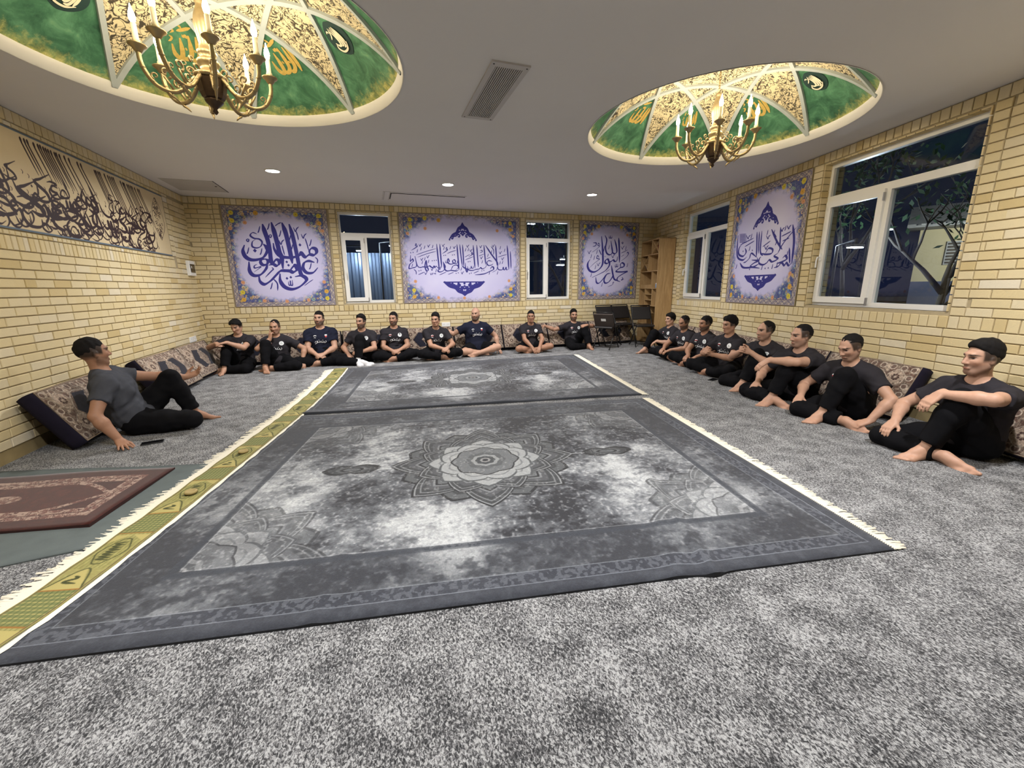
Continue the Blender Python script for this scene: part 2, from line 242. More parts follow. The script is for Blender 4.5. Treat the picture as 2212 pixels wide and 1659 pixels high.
# ------------------------------------------------------------------ bricks
rng = random.Random(7)
def courses(u0, u1, z0, z1, L, off0=0.0, jitter=.004):
    out = []; n = max(1, round((z1-z0)/PITCH)); p = (z1-z0)/n
    for k in range(n):
        off = (off0 + (k%2)*.5 + rng.uniform(-.12,.12))*L
        x = u0-off
        while x < u1-.02:
            a, b = max(x,u0), min(x+L,u1)
            if b-a > .035: out.append((a+GAP/2, b-GAP/2, z0+k*p+GAP/2, z0+(k+1)*p-GAP/2))
            x += L*(.5 if rng.random() < .07 else 1)
    return out
def soldiers(u0, u1, z0, z1, w):
    n = max(1, round((u1-u0)/w)); p = (u1-u0)/n
    return [(u0+k*p+GAP/2, u0+(k+1)*p-GAP/2, z0+GAP/2, z1-GAP/2) for k in range(n)]
def stack(u0, u1, z0, z1): # header column
    n = max(1, round((z1-z0)/PITCH)); p = (z1-z0)/n
    return [(u0+GAP/2, u1-GAP/2, z0+k*p+GAP/2, z0+(k+1)*p-GAP/2) for k in range(n)]
def brick_data(w, h, d=.014, c=.0035):
    a, b = w/2, h/2
    v = [(-a,-b,0),(a,-b,0),(a,b,0),(-a,b,0),(-a,-b,d-c),(a,-b,d-c),(a,b,d-c),(-a,b,d-c),(-a+c,-b+c,d),(a-c,-b+c,d),(a-c,b-c,d),(-a+c,b-c,d)]
    f = [(8,9,10,11)]+[(i,(i+1)%4,(i+1)%4+4,i+4) for i in range(4)]+[(i+4,(i+1)%4+4,(i+1)%4+8,i+8) for i in range(4)]
    return v, f
BCACHE = {}
def brick_mesh(w, h):
    k = (round(w,2), round(h,3))
    if k not in BCACHE:
        v,f = brick_data(1,1,1,.0); m = MB()
        v,f = brick_data(*k); m.add(v,f); BCACHE[k] = m.mesh('brick', M['brick'])
    return BCACHE[k]
def tone():
    r = rng.random()
    return rng.uniform(.0,.18) if r < .08 else rng.uniform(.94,1) if r > .975 else rng.uniform(.30,.92)
def lay(parent, fr, rects, dark=None):
    info = []
    for a,b,z0,z1 in rects:
        cs = [proj(fr.P(u,z)) for u,z in ((a,z0),(b,z0),(b,z1),(a,z1))]
        vis = all(c[2] > .3 and -15 < c[0] < 2227 and -15 < c[1] < 1674 for c in cs)
        area = abs(sum(cs[i][0]*cs[(i+1)%4][1]-cs[(i+1)%4][0]*cs[i][1] for i in range(4)))/2 if vis else 0
        t = tone() if dark is None else dark(a,b,z0,z1)
        info.append((area,a,b,z0,z1,t))
    info.sort(reverse=True)
    uu = fr.u if fr.u.cross(Vector((0,0,1))).dot(fr.n) > 0 else -fr.u
    rot = Matrix((uu, Vector((0,0,1)), fr.n)).transposed().to_quaternion(); hand = uu.dot(fr.u) > 0
    for area,a,b,z0,z1,t in info[:300]:
        if area <= 0: break
        o = bpy.data.objects.new('brick', brick_mesh(b-a, z1-z0)); COL.objects.link(o)
        o.parent = parent; o.location = fr.P((a+b)/2,(z0+z1)/2,rng.uniform(-.0015,.0015)); o.rotation_mode = 'QUATERNION'; o.rotation_quaternion = rot
        o.scale = ((b-a)/round(b-a,2), 1, 1); o.color = (t,0,0,1)
    m = MB(); tones = []
    for area,a,b,z0,z1,t in info[300:]:
        v,f = brick_data(b-a, z1-z0); cu, cz, j = (a+b)/2, (z0+z1)/2, rng.uniform(-.0015,.0015)
        m.add([fr.P(cu+x, cz+y, z+j) for x,y,z in v], f if hand else [q[::-1] for q in f]); tones += [t]*len(f)
    o = m.build('brick_field', M['brick'], parent); o['kind'] = 'stuff'; o.color = (0,0,0,1)
    o.data.attributes.new('tone','FLOAT','FACE').data.foreach_set('value', tones)
BL = .268
rects = courses(0, RX, .03, Z_S0, BL)
rects += courses(0, .40, Z_S0, Z_T0-.01, BL, .3) + stack(.40,.495,Z_S1,Z_T0)
rects += soldiers(.40, RX, Z_S0, Z_S1, .083) + soldiers(0, RX, Z_T0, H-.004, .083)
rects += stack(2.13,2.235,Z_S1,Z_T0)+stack(3.19,3.29,Z_S1,Z_T0)+stack(5.685,5.785,Z_S1,Z_T0)+stack(6.87,6.995,Z_S1,Z_T0)+stack(8.50,8.60,Z_S1,Z_T0)+courses(8.60,RX,Z_S1,Z_T0,BL)
lay(W_B, FB, rects)
rects = courses(0, -YF, .10, 1.582, .228, .2)
rects += soldiers(.72, -YF, 1.582, 1.70, .062)+soldiers(.72,-YF,1.70,1.742,.062)+soldiers(0,-YF,Z_T0,H-.004,.083)+soldiers(.60,-YF,2.572,Z_T0,.083)
rects += courses(0,.62,1.582,2.572,.228,.3)+stack(.62,.765,1.745,2.572)
lay(W_L, FL, rects)
m = MB(); m.box((0,0,-.02),(-YF,.10,.004),0,FL.M); m.build('plinth', flat('plinth_stone', (.30,.23,.11,1), .8, var=.3, vscale=8), W_L)
rects = courses(0, LENR, .10, Z_S0, BL, .1) + soldiers(1.0, LENR, Z_S0, Z_S1, .083) + soldiers(0, LENR, Z_T0, H-.004, .083)
rects += courses(0,1.18,Z_S0,Z_T0,.2,.3)+stack(1.18,1.315,Z_S1,Z_T0)+stack(2.815,2.945,Z_S1,Z_T0)+stack(4.505,4.645,Z_S1,Z_T0)+stack(6.29,6.405,Z_S1,Z_T0)+courses(6.405,LENR,Z_S1,Z_T0,BL,.4)
lay(W_R, FR, rects)
m = MB(); m.box((0,0,-.02),(LENR,.10,.004),0,FR.M); m.build('plinth', bpy.data.materials['plinth_stone'], W_R)
# brick reveals of the windows (jambs, head and sill courses)
def reveal(parent, fr, u0, u1, z0, z1):
    m = MB(); tones = []
    n = round((z1-z0)/PITCH); p = (z1-z0)/n
    for side,u in ((1,u0),(-1,u1)):
        for k in range(n):
            a, b = z0+k*p+GAP/2, z0+(k+1)*p-GAP/2; e = u+side*.012
            m.box((min(u,e),a,-.22),(max(u,e),b,.013),0,fr.M); tones += [tone()]*6
    for z in (z1,):
        q = soldiers(u0,u1,0,1,.083)
        for a,b,_,_ in q: m.box((a,z-.012,-.22),(b,z,.013),0,fr.M); tones += [tone()]*6
    o = m.build('brick_reveal', M['brick'], parent); o['kind'] = 'stuff'; o.color = (0,0,0,1)
    o.data.attributes.new('tone','FLOAT','FACE').data.foreach_set('value', tones)
for k,(fr,u0,u1,z0,z1) in WIN.items(): reveal(W_B if fr is FB else W_R, fr, u0, u1, z0, z1)
# ------------------------------------------------------------------ floor carpet and ceiling
def carpet_mat():
    t = NT('speckled_grey_carpet'); p = t.pos()
    mp = t.n('ShaderNodeMapping'); mp.inputs['Rotation'].default_value = (0,0,.5); mp.inputs['Scale'].default_value = (1,.62,1); t.l(p, mp.inputs[0])
    a = t.noise(mp.outputs[0], 150, 3, .62, .9); b = t.noise(p, 7, 3, .6); c = t.noise(p, 420, 2, .6)
    f = t.math('ADD', t.math('MULTIPLY', a, .70), t.math('ADD', t.math('MULTIPLY', b, .20), t.math('MULTIPLY', c, .14)))
    col = t.ramp(f, [(.42,(.022,.023,.026,1)),(.485,(.085,.086,.09,1)),(.53,(.23,.23,.235,1)),(.60,(.52,.525,.53,1))])
    return t.bsdf(col, .95, 0, .1, bump=t.math('ADD', a, c), bstr=.7, bdist=.012, sheen=.1)
M['carpet'] = carpet_mat()
m = MB(); m.add([(-.1,.1,0),(RX+.1,.1,0),(XF,YF,0),(-.1,YF,0)], [(0,3,2,1)])
o = m.build('floor', M['carpet']); tag(o, 'grey and white speckled wall to wall carpet', kind='structure')
bm = bmesh.new(); es = []
def loop(pts):
    vs = [bm.verts.new(p) for p in pts]
    for i in range(len(vs)): es.append(bm.edges.new((vs[i], vs[(i+1)%len(vs)])))
loop([(-.1,.1,H),(RX+.1,.1,H),(XF+.1,YF-.1,H),(-.1,YF-.1,H)])
for cx,cy in DOMES: loop([(cx+DOME_R*math.cos(a), cy+DOME_R*math.sin(a), H) for a in [2*PI*i/96 for i in range(96)]])
bmesh.ops.triangle_fill(bm, use_beauty=True, use_dissolve=False, edges=es)
for f in bm.faces:
    if f.normal.z > 0: f.normal_flip()
me = bpy.data.meshes.new('ceiling'); bm.to_mesh(me); bm.free(); me.materials.append(M['plaster'])
o = link(bpy.data.objects.new('ceiling', me)); tag(o, 'smooth grey plaster ceiling with two round dome openings', kind='structure')
# roof slab above keeps the night out
m = MB(); m.box((-.3,YF-.2,H+.9),(RX+.4,.3,H+1.0)); o = m.build('ceiling_slab', M['plaster']); tag(o, 'roof slab above the ceiling', kind='structure')
# ------------------------------------------------------------------ windows
def window(k, handle_u):
    fr,u0,u1,z0,z1 = WIN[k]
    ft = .055; dz = -.13; d1 = -.07; ztr = 2.165; um = (u0+u1)/2
    um = u0+(u1-u0)*.475
    m = MB(); fw = .045
    for q in ((u0,z0,u0+fw,z1),(u1-fw,z0,u1,z1),(u0+fw,z0,u1-fw,z0+.05),(u0+fw,z1-.055,u1-fw,z1),(u0+fw,ztr,u1-fw,ztr+.075),(um-.02,z0+.05,um+.035,ztr)):
        m.box((q[0],q[1],dz),(q[2],q[3],d1),0,fr.M)
    o = m.build('window_%d'%k, M['white_pvc']); tag(o, kind='structure')
    o['label'] = {1:'white framed window beside the square poster near the left corner',2:'white framed window between the wide poster and the narrow poster',3:'white framed window beside the wooden bookshelf',4:'large white framed window nearest the camera on the right wall'}[k]
    s = MB(); a0,a1,b0,b1 = u0+.035, um-.012, z0+.035, ztr+.015; w = .068
    for q in ((a0+w,b0,a1-w,b0+w),(a0+w,b1-w,a1-w,b1),(a0,b0,a0+w,b1),(a1-w,b0,a1,b1)): s.box((q[0],q[1],-.09),(q[2],q[3],-.045),0,fr.M)
    sash = s.build('sash', M['white_pvc'], o)
    hb = MB(); hz = 1.55; hu = a0+.03
    hb.box((hu-.012,hz-.03,-.046),(hu+.012,hz+.05,-.03),0,fr.M); hb.tube([fr.P(hu,hz+.01,-.035),fr.P(hu,hz+.01,-.005),fr.P(hu,hz-.03,.005),fr.P(hu,hz-.11,.003)], .009, 8)
    hb.build('handle', M['white_plastic'], sash)
    for nm,q,dd,par in (('pane',(a0+w,b0+w,a1-w,b1-w),-.07,sash),('pane',(um+.035,z0+.05,u1-.045,ztr),-.10,o),('pane',(u0+.045,ztr+.075,u1-.045,z1-.055),-.10,o)):
        g = MB(); g.box((q[0]-.006,q[1]-.006,dd-.002),(q[2]+.006,q[3]+.006,dd+.002),0,fr.M); g.build(nm, M['glass'], par)
    g = MB(); g.box((u0-.02,z0-.03,-.14),(u1+.02,z0,-.01),0,fr.M); g.build('window_sill', M['white_pvc'], o, bevel=.003)
    hg = MB()
    for z in (z0+.06, ztr-.06): hg.box((um-.02,z-.04,-.06),(um-.008,z+.04,-.04),0,fr.M)
    hg.build('hinge', M['grey_metal'], o)
for k in WIN: window(k, 0)
# ------------------------------------------------------------------ drawing flat prints and weaves into images
NR = np.random.RandomState(3)
def vnoise(h, w, cell, seed=0, octv=1, rough=.5):
    out = np.zeros((h,w), np.float32); amp = 1; tot = 0
    for o in range(octv):
        c = max(1.2, cell/2**o); r = np.random.RandomState(seed+o*17)
        gh, gw = int(h/c)+3, int(w/c)+3; g = r.rand(gh,gw).astype(np.float32)
        y = np.arange(h)/c; x = np.arange(w)/c; yi = y.astype(int); xi = x.astype(int)
        fy = (y-yi)[:,None]; fx = (x-xi)[None]; fy = fy*fy*(3-2*fy); fx = fx*fx*(3-2*fx)
        a = g[yi][:,xi]; b = g[yi][:,xi+1]; c2 = g[yi+1][:,xi]; d = g[yi+1][:,xi+1]
        out += amp*((a*(1-fx)+b*fx)*(1-fy)+(c2*(1-fx)+d*fx)*fy); tot += amp; amp *= rough
    return out/tot
def spline(p, n=10):
    p = np.asarray(p, float)
    if len(p) < 3:
        t = np.linspace(0,1,n)[:,None]; return p[0]*(1-t)+p[-1]*t
    q = np.vstack([2*p[0]-p[1], p, 2*p[-1]-p[-2]]); out = []
    for i in range(1,len(q)-2):
        t = np.linspace(0,1,n,endpoint=False)[:,None]; a,b,c,d = q[i-1:i+3]
        out.append(.5*((2*b)+(-a+c)*t+(2*a-5*b+4*c-d)*t**2+(-a+3*b-3*c+d)*t**3))
    out.append(p[-1:]); return np.vstack(out)
class Canvas:
    """w x h metres at ppm pixels per metre; origin bottom left"""
    def __init__(s, w, h, ppm, color):
        s.w, s.h, s.k = w, h, ppm; s.W, s.H = int(round(w*ppm)), int(round(h*ppm))
        s.a = np.empty((s.H,s.W,3), np.float32); s.a[:] = color
        s.U, s.V = np.meshgrid((np.arange(s.W)+.5)/ppm, h-(np.arange(s.H)+.5)/ppm)
    def blend(s, mask, color):
        m = mask[...,None]; s.a = s.a*(1-m)+np.asarray(color, np.float32)*m
    def seg(s, p, q, r0, r1, color):
        k = s.k; x0,y0,x1,y1 = p[0]*k, (s.h-p[1])*k, q[0]*k, (s.h-q[1])*k; r0 *= k; r1 *= k; R = max(r0,r1)+1.5
        a,b = max(0,int(min(x0,x1)-R)), min(s.W,int(max(x0,x1)+R)+1); c,d = max(0,int(min(y0,y1)-R)), min(s.H,int(max(y0,y1)+R)+1)
        if a >= b or c >= d: return
        Y,X = np.ogrid[c:d,a:b]; X = X+.5; Y = Y+.5
        dx,dy = x1-x0, y1-y0; L = dx*dx+dy*dy+1e-9; t = np.clip(((X-x0)*dx+(Y-y0)*dy)/L,0,1)
        m = np.clip(r0+(r1-r0)*t-np.hypot(X-x0-t*dx, Y-y0-t*dy)+.5,0,1)[...,None]
        s.a[c:d,a:b] = s.a[c:d,a:b]*(1-m)+np.asarray(color,np.float32)*m
    def stroke(s, pts, w, color, pen=None, n=8, taper=True, close=False):
        pts = spline(pts, n); L = len(pts)
        for i in range(L-1):
            def rad(j):
                t = j/(L-1); e = 1 if not taper else min(1, .35+4*t, .35+4*(1-t))
                if pen is None: return w/2*e
                d = pts[min(j+1,L-1)]-pts[max(j-1,0)]; th = math.atan2(d[1],d[0])
                return w/2*e*(.38+.62*abs(math.sin(th-pen)))
            s.seg(pts[i], pts[i+1], rad(i), rad(i+1), color)
    def disc(s, u, v, r, color): s.seg((u,v),(u,v),r,r,color)
    def poly(s, pts, color):
        inside = np.zeros((s.H,s.W), bool); n = len(pts)
        for i in range(n):
            (x0,y0),(x1,y1) = pts[i], pts[(i+1)%n]
            if y0 == y1: continue
            c = ((y0 > s.V) != (y1 > s.V)) & (s.U < (x1-x0)*(s.V-y0)/(y1-y0)+x0); inside ^= c
        s.blend(inside.astype(np.float32), color)
def callig(cv, traces, ppm_trace, color, du=0, dv=0, sc=1.0, pen=math.radians(35)):
    for w,q in traces:
        p = [(du+sc*q[i]/1000, dv+sc*q[i+1]/1000) for i in range(0,len(q),2)]
        if w < 0:
            r = -w/ppm_trace*.5*sc; u,v = p[0]
            cv.poly([(u-r,v),(u,v-r*1.1),(u+r,v),(u,v+r*1.1)], color)
        else: cv.stroke(p, w/ppm_trace*1.25*sc, color, pen if w > 12 else None)
C255 = lambda r,g,b: np.array((r,g,b),np.float32)/255
def tile_border(cv, seed):
    """haft-rang style floral tilework: cobalt ground, vines, pale blossoms"""
    h,w,k = cv.H, cv.W, cv.k; r = np.random.RandomState(seed)
    cv.a[:] = C255(84,90,142)
    g = vnoise(h,w,.05*k,seed,2); cv.blend((g>.55)*.55, C255(60,80,128))
    n1 = vnoise(h,w,.045*k,seed+3,2,.6); cv.blend(np.clip(1-abs(n1-.5)/.028,0,1)*.85, C255(196,184,160))
    n2 = vnoise(h,w,.06*k,seed+9,2,.6); cv.blend(np.clip(1-abs(n2-.48)/.022,0,1)*.8, C255(120,160,150))
    pal = [C255(205,178,150),C255(200,190,170),C255(176,150,150),C255(120,150,190),C255(190,160,110),C255(150,175,150)]
    N = int(cv.w*cv.h*330)
    for i in range(N):
        u,v = r.rand()*cv.w, r.rand()*cv.h
        e = ((u-cv.w/2)/(cv.w*.40))**2+((v-cv.h/2)/(cv.h*.40))**2
        if e < .8: continue
        s = r.uniform(.012,.026); c = pal[r.randint(len(pal))]
        for j in range(6): cv.disc(u+s*.7*math.cos(j*PI/3), v+s*.7*math.sin(j*PI/3), s*.42, c*.98)
        cv.disc(u,v,s*.35,C255(70,75,130) if r.rand() < .6 else C255(205,170,70))
    # outer frieze
    b = .075; e = np.minimum(np.minimum(cv.U, cv.w-cv.U), np.minimum(cv.V, cv.h-cv.V))
    cv.blend((e < b)*1.0, C255(160,150,146))
    per = np.where(np.minimum(cv.U,cv.w-cv.U) < np.minimum(cv.V,cv.h-cv.V), cv.V, cv.U)
    m = (e < b)
    cv.blend(m*np.clip(1-abs(e-.038-.018*np.sin(per*2*PI/.12))/.008,0,1), C255(215,200,175))
    cv.blend(m*np.clip(1-abs(e-.038+.018*np.sin(per*2*PI/.12))/.007,0,1), C255(78,80,124))
    cv.blend(m*(np.sin(per*2*PI/.06)*np.sin((e-.008)*2*PI/.05) > .55)*.8, C255(104,96,120))
    cv.blend(np.clip(1-abs(e-b)/.005,0,1), C255(70,60,90)); cv.blend(np.clip(1-e/.006,0,1), C255(90,70,70))
    return r
def blossom(cv, u, v, s, c):
    for j in range(8): cv.disc(u+s*.62*math.cos(j*PI/4), v+s*.62*math.sin(j*PI/4), s*.42, c)
    cv.disc(u,v,s*.62,c); cv.disc(u,v,s*.25,C255(190,140,40))
def oval(cv, seed, rx, ry, lilac):
    n = vnoise(cv.H,cv.W,.07*cv.k,seed+21,3,.7)
    e = np.abs((cv.U-cv.w/2)/rx)**2.5+np.abs((cv.V-cv.h/2)/ry)**2.5; e = e**(1/2.5)
    m = np.clip((1.10-e+(n-.5)*.16)/.14,0,1); cv.blend(m, lilac)
    cl = vnoise(cv.H,cv.W,.5*cv.k,seed+31,4,.55); cv.blend(m*np.clip((cl-.45)*1.6,0,.5), C255(226,222,240))
    cv.blend(m*np.clip((e-.6)*.8,0,.3), C255(168,160,206))
def crown(cv, u, v, w, h, color, up=True, bar=False):
    """pierced arabesque finial, triangular"""
    s = 1 if up else -1
    P = lambda a,b: (u+a*w/2, v+s*b*h)          # a -1..1, b 0 (base) .. 1 (tip)
    for sg in (-1,1):
        cv.stroke([P(sg*1,0.02),P(sg*.72,.28),P(sg*.45,.42),P(sg*.30,.66),P(sg*.08,.80),P(0,1.0)], .045*w/.55, color, None, taper=True)
        for t,(a,b) in enumerate(((.80,.10),(.55,.26),(.36,.46),(.18,.66),(.30,.22),(.14,.42))):
            q = [P(sg*(a+.11*math.cos(x)*(1-x/9)), b+.11*math.sin(x)*(1-x/9)) for x in np.linspace(0,6,9)]
            cv.stroke(q, .026*w/.55, color, None)
        cv.disc(*P(sg*.98,-.01), .016, color); cv.disc(*P(sg*.66,.20), .020*w/.55, color); cv.disc(*P(sg*.42,.36), .022*w/.55, color)
    for b,r in ((.30,.030),(.50,.026),(.70,.020),(.88,.014)): cv.poly([P(-r*2/w,b),P(0,b+.09),P(r*2/w,b),P(0,b-.09)], color)
    if bar:
        cv.stroke([P(-1.02,0),P(1.02,0)], .022, color, None, taper=False)
        for a in (-.6,-.3,0,.3,.6): cv.disc(*P(a,.10), .022, color)
NAVY = C255(52,50,132)
def panel_obj(name, fr, u0, u1, z0, z1, mat, back, thick=.006, d0=.0):
    m = MB(); m.box((u0,z0,d0),(u1,z1,d0+thick),1,fr.M); m.m[1] = 0
    me = m.mesh(name, [mat, back]); me.uv_layers.new(name='UVMap'); uv = me.uv_layers[0]; inv = fr.M.inverted()
    for lp in me.loops:
        q = inv @ me.vertices[lp.vertex_index].co; uv.data[lp.index].uv = ((q.x-u0)/(u1-u0),(q.y-z0)/(z1-z0))
    me.polygons[0].material_index = 1
    for p in me.polygons:
        p.material_index = 0 if p.normal.dot(fr.n) > .9 else 1
    return link(bpy.data.objects.new(name, me))
M['poster_edge'] = flat('poster_edge', srgb(190,175,120), .7)
def poster(k, label, tr, ptr, orn):
    fr,u0,u1 = POST[k]; w,h = u1-u0, PZ1-PZ0
    cv = Canvas(w,h,430,(0,0,0)); r = tile_border(cv, 40+k*7)
    rx,ry = (w*.415, h*.425) if w < 2 else (w*.46, h*.465)
    oval(cv, 40+k*7, rx, ry, C255(208,205,236))
    yel = C255(205,190,72); pnk = C255(205,150,120)
    for a,b in ((.085,.93),(.085,.855),(.915,.93),(.915,.855),(.085,.15),(.085,.075),(.915,.15),(.915,.075),(.31,.935),(.69,.935) if w < 2 else (.20,.95)):
        blossom(cv, a*w, b*h, .036, yel if (a*7+b*3)%1 < .7 else C255(206,160,72))
    for a,b in ((.06,.78),(.94,.78),(.20,.84),(.80,.84),(.10,.25),(.90,.25),(.28,.06),(.72,.06),(.5,.05)): blossom(cv, a*w, b*h, .030, pnk)
    callig(cv, tr, ptr, NAVY)
    for up,u,v,ww,hh in orn: crown(cv, u, v, ww, hh, NAVY, up, not up)
    for gx in (.333,.666): cv.blend(np.clip(1-abs(cv.U-gx*w)/.0015,0,1)*.25, C255(220,215,200))
    o = panel_obj('calligraphy_poster', fr, u0, u1, PZ0, PZ1, img_mat('poster_print_%d'%k, cv.a, .6, .3), M['poster_edge'], .006, .012)
    tag(o, label, 'poster', 'lilac and blue calligraphy posters'); return o
poster(1,'square lilac calligraphy poster with blue floral border nearest the left corner',TR1,685,[])
poster(2,'widest lilac calligraphy poster with blue finials between the two back windows',TR2,1060,[(True,1.186,1.185,.53,.31),(False,1.186,.39,.80,.26)])
poster(3,'narrow lilac calligraphy poster beside the wooden bookshelf',TR3,967,[])
poster(4,'lilac calligraphy poster between the two windows of the right wall',TR4,800,[(True,.77,1.08,.51,.31),(False,.77,.40,.66,.205)])
# cream calligraphy frieze on the left wall (u grows toward the camera: mirrored so that it reads from the room)
def frieze():
    u0,u1,z0,z1 = .77,6.4,1.75,2.567; w,h = u1-u0,z1-z0
    cv = Canvas(w,h,330,C255(214,196,158)); k = cv.k
    n = vnoise(cv.H,cv.W,.5*k,5,4,.6); cv.blend(np.clip((n-.4)*.9,0,.35), C255(198,176,134))
    ink = C255(50,34,36); r = np.random.RandomState(12)
    G = [ # letter-like swashes in unit boxes
     [(1,.6),(.98,.2),(.75,0),(.45,-.05),(.15,.1),(0,.45)],
     [(.6,.75),(.35,.9),(.2,.65),(.4,.5),(.65,.6),(.7,.3),(.45,0),(.05,-.15)],
     [(.1,.7),(.5,.8),(.95,.72),(.45,.5),(.1,.15),(.3,-.2),(.8,-.2),(1.05,0)],
     [(1,.4),(.95,.1),(.8,.05),(.75,.35),(.7,.05),(.55,.05),(.5,.35),(.45,.05),(.2,0),(0,.25)],
     [(.8,.8),(.45,.85),(.35,.6),(.7,.5),(.3,.3),(.2,.0),(.6,-.15),(1,.05)],
     [(.9,.9),(.6,.5),(.85,.15),(.5,0),(.2,.2),(.45,.45),(.6,.1)],
     [(.2,1),(.4,.5),(.5,.1),(.2,-.05),(-.1,.05)],
     [(.9,.5),(.8,.15),(.5,-.1),(.1,-.2)],
     [(1,.15),(.8,.5),(.5,.5),(.3,.15),(.7,.05),(1,.15),(.2,-.02),(0,.3)],
     [(1.1,.95),(.6,.7),(.3,.55),(.7,.3),(.75,.05),(.4,-.02),(0,.1)]]
    for row,(b,sz,wd) in enumerate(((.10,.20,.021),(.22,.21,.022),(.36,.19,.019),(.47,.14,.013),(.05,.12,.012))):
        u = .42
        while u < w-.02:
            g = G[r.randint(len(G))]; s = sz*r.uniform(.9,1.5); v0 = b*h/.78*.78+r.uniform(-.025,.03); sk = r.uniform(-.1,.25)
            # text reads right to left: on this wall the far end (small u) is the right side
            if row == 3 and r.rand() < .45: u += .12; continue
            cv.stroke([(u+(1-x)*s+y*sk*.1, v0+y*s*.95) for x,y in g], wd*1.75*r.uniform(.8,1.25), ink, math.radians(145)); u += s*r.uniform(.5,.8)
    for i in range(260):
        u,v = r.uniform(.4,w), r.uniform(.05,.50)
        cv.stroke([(u,v),(u-.01,v+.02),(u+.004,v+.035)], .006, ink*1.25, None, 4)
    for i in range(70):
        u,v = r.uniform(.4,w), r.uniform(.05,.52); cv.poly([(u-.013,v),(u,v-.014),(u+.013,v),(u,v+.014)], ink)
    vs = [(q, wd) for wd,q in TR5]
    for q,wd in vs:
        p = [(q[i]/1000,q[i+1]/1000) for i in range(0,len(q),2)]
        cv.stroke(p, .017, ink, None, 4); cv.stroke([p[0],((p[0][0]*2+p[1][0])/3,(p[0][1]*2+p[1][1])/3),p[1]], .02, ink, None, 4)
    for base in (3.05,3.35,3.42,3.55,3.95,4.02,4.3,4.5,4.56,4.9,5.2): cv.stroke([(base,.76),(base-.02,.70),(base-.13,.42)], .013, ink, None, 4)
    for q in TR6:
        p = [(q[1][i]/1000,q[1][i+1]/1000) for i in range(0,len(q[1]),2)]; cv.stroke(p,.008,ink,None)
    for i in range(60):
        t = r.rand(); c = .25-.03*(t-.5); hw = .13*math.sin(PI*min(1,max(0,t)))**.8
        u = c+r.uniform(-.8,.8)*hw; v = .20+.53*t
        cv.stroke([(u+.03*math.cos(x)*(1-x/8), v+.02*math.sin(x)*(1-x/8)) for x in np.linspace(0,5,6)], .006, ink, None, 4)
    e = np.minimum(cv.V, h-cv.V); cv.blend(np.clip((.016-e)/.004,0,1), C255(92,108,124))
    cv.blend(np.clip((.010-cv.U)/.004,0,1), C255(110,100,80))
    a = cv.a[:, ::-1]  # image u runs with the wall frame; mirror handled by drawing in wall u
    o = panel_obj('calligraphy_frieze', FL, u0, u1, z0, z1, img_mat('frieze_print', cv.a, .55, .35), M['poster_edge'], .008, .006)
    tag(o, 'long cream panel densely covered with dark calligraphy high on the left wall', 'wall panel')
frieze()
# ------------------------------------------------------------------ painted domes
def green_mat():
    t = NT('green_gold_dome_paint'); p = t.pos(); sep = t.n('ShaderNodeSeparateXYZ'); t.l(p, sep.inputs[0])
    hgt = t.math('MULTIPLY', t.math('SUBTRACT', sep.outputs[2], DOME_Z), 1/.40, clamp=True)
    n1 = t.noise(p, 6, 5, .65, .6); n2 = t.noise(p, 22, 4, .7, .3)
    col = t.ramp(n1, [(.30,(.022,.075,.040,1)),(.48,(.055,.165,.085,1)),(.62,(.10,.26,.14,1)),(.78,(.20,.38,.20,1))])
    gold = t.ramp(n2, [(.3,(.30,.28,.06,1)),(.6,(.62,.55,.16,1)),(.8,(.75,.70,.38,1))])
    f = t.math('ADD', t.math('MULTIPLY', hgt, -3.6), t.math('ADD', t.math('MULTIPLY', n2, 1.7), t.math('SUBTRACT', t.math('MULTIPLY', t.noise(p, 1.7, 2), 1.0), .58)), clamp=True)
    return t.bsdf(t.mix(f, col, gold), .38, 0, .45, bump=n2, bstr=.25, bdist=.01)
def cream_mat():
    t = NT('cream_dome_tracery'); p = t.pos()
    w = t.noise(p, 5, 2, .6, 0, out=1); mx = t.mix(.25, p, w, 'ADD')
    n1 = t.noise(mx, 9, 1, .4, 2.2); n2 = t.noise(p, 13, 1, .45, 2.8); n3 = t.noise(p, 6, 1)
    l1 = t.math('SUBTRACT', .038, t.math('ABSOLUTE', t.math('SUBTRACT', n1, .50))); l2 = t.math('SUBTRACT', .048, t.math('ABSOLUTE', t.math('SUBTRACT', n2, .53)))
    a = t.math('MULTIPLY', l1, 60, clamp=True); b = t.math('MULTIPLY', l2, 50, clamp=True)
    b = t.math('MULTIPLY', b, t.math('MULTIPLY', t.math('SUBTRACT', n3, .34), 12, clamp=True), clamp=True)
    f = t.math('MAXIMUM', a, b)
    return t.bsdf(t.mix(f, (.66,.565,.35,1), (.06,.05,.035,1)), .6, 0, .3)
M['dgreen'] = green_mat(); M['dcream'] = cream_mat()
M['rib'] = flat('grey_blue_rib', (.40,.44,.43,1), .6, var=.12, vscale=10)
M['gold'] = flat('gold_paint', (.72,.50,.13,1), .35, .35, var=.25, vscale=60)
M['teal'] = flat('dark_teal_medallion', (.018,.045,.040,1), .5)
M['ivory'] = flat('ivory_paint', (.78,.70,.50,1), .6)
RC = DOME_R*math.cos(math.radians(67.5)); RSPH = (DOME_R**2+DOME_RISE**2)/(2*DOME_RISE)
def dz(r): return DOME_Z+DOME_RISE-RSPH+math.sqrt(max(0,RSPH**2-r*r))
def dome_pt(c, r, a, off=0):
    x,y = r*math.cos(a), r*math.sin(a); z = dz(r)
    n = Vector((-x,-y,(DOME_Z+DOME_RISE-RSPH)-z)).normalized()
    return Vector((c[0]+x,c[1]+y,z))+n*off
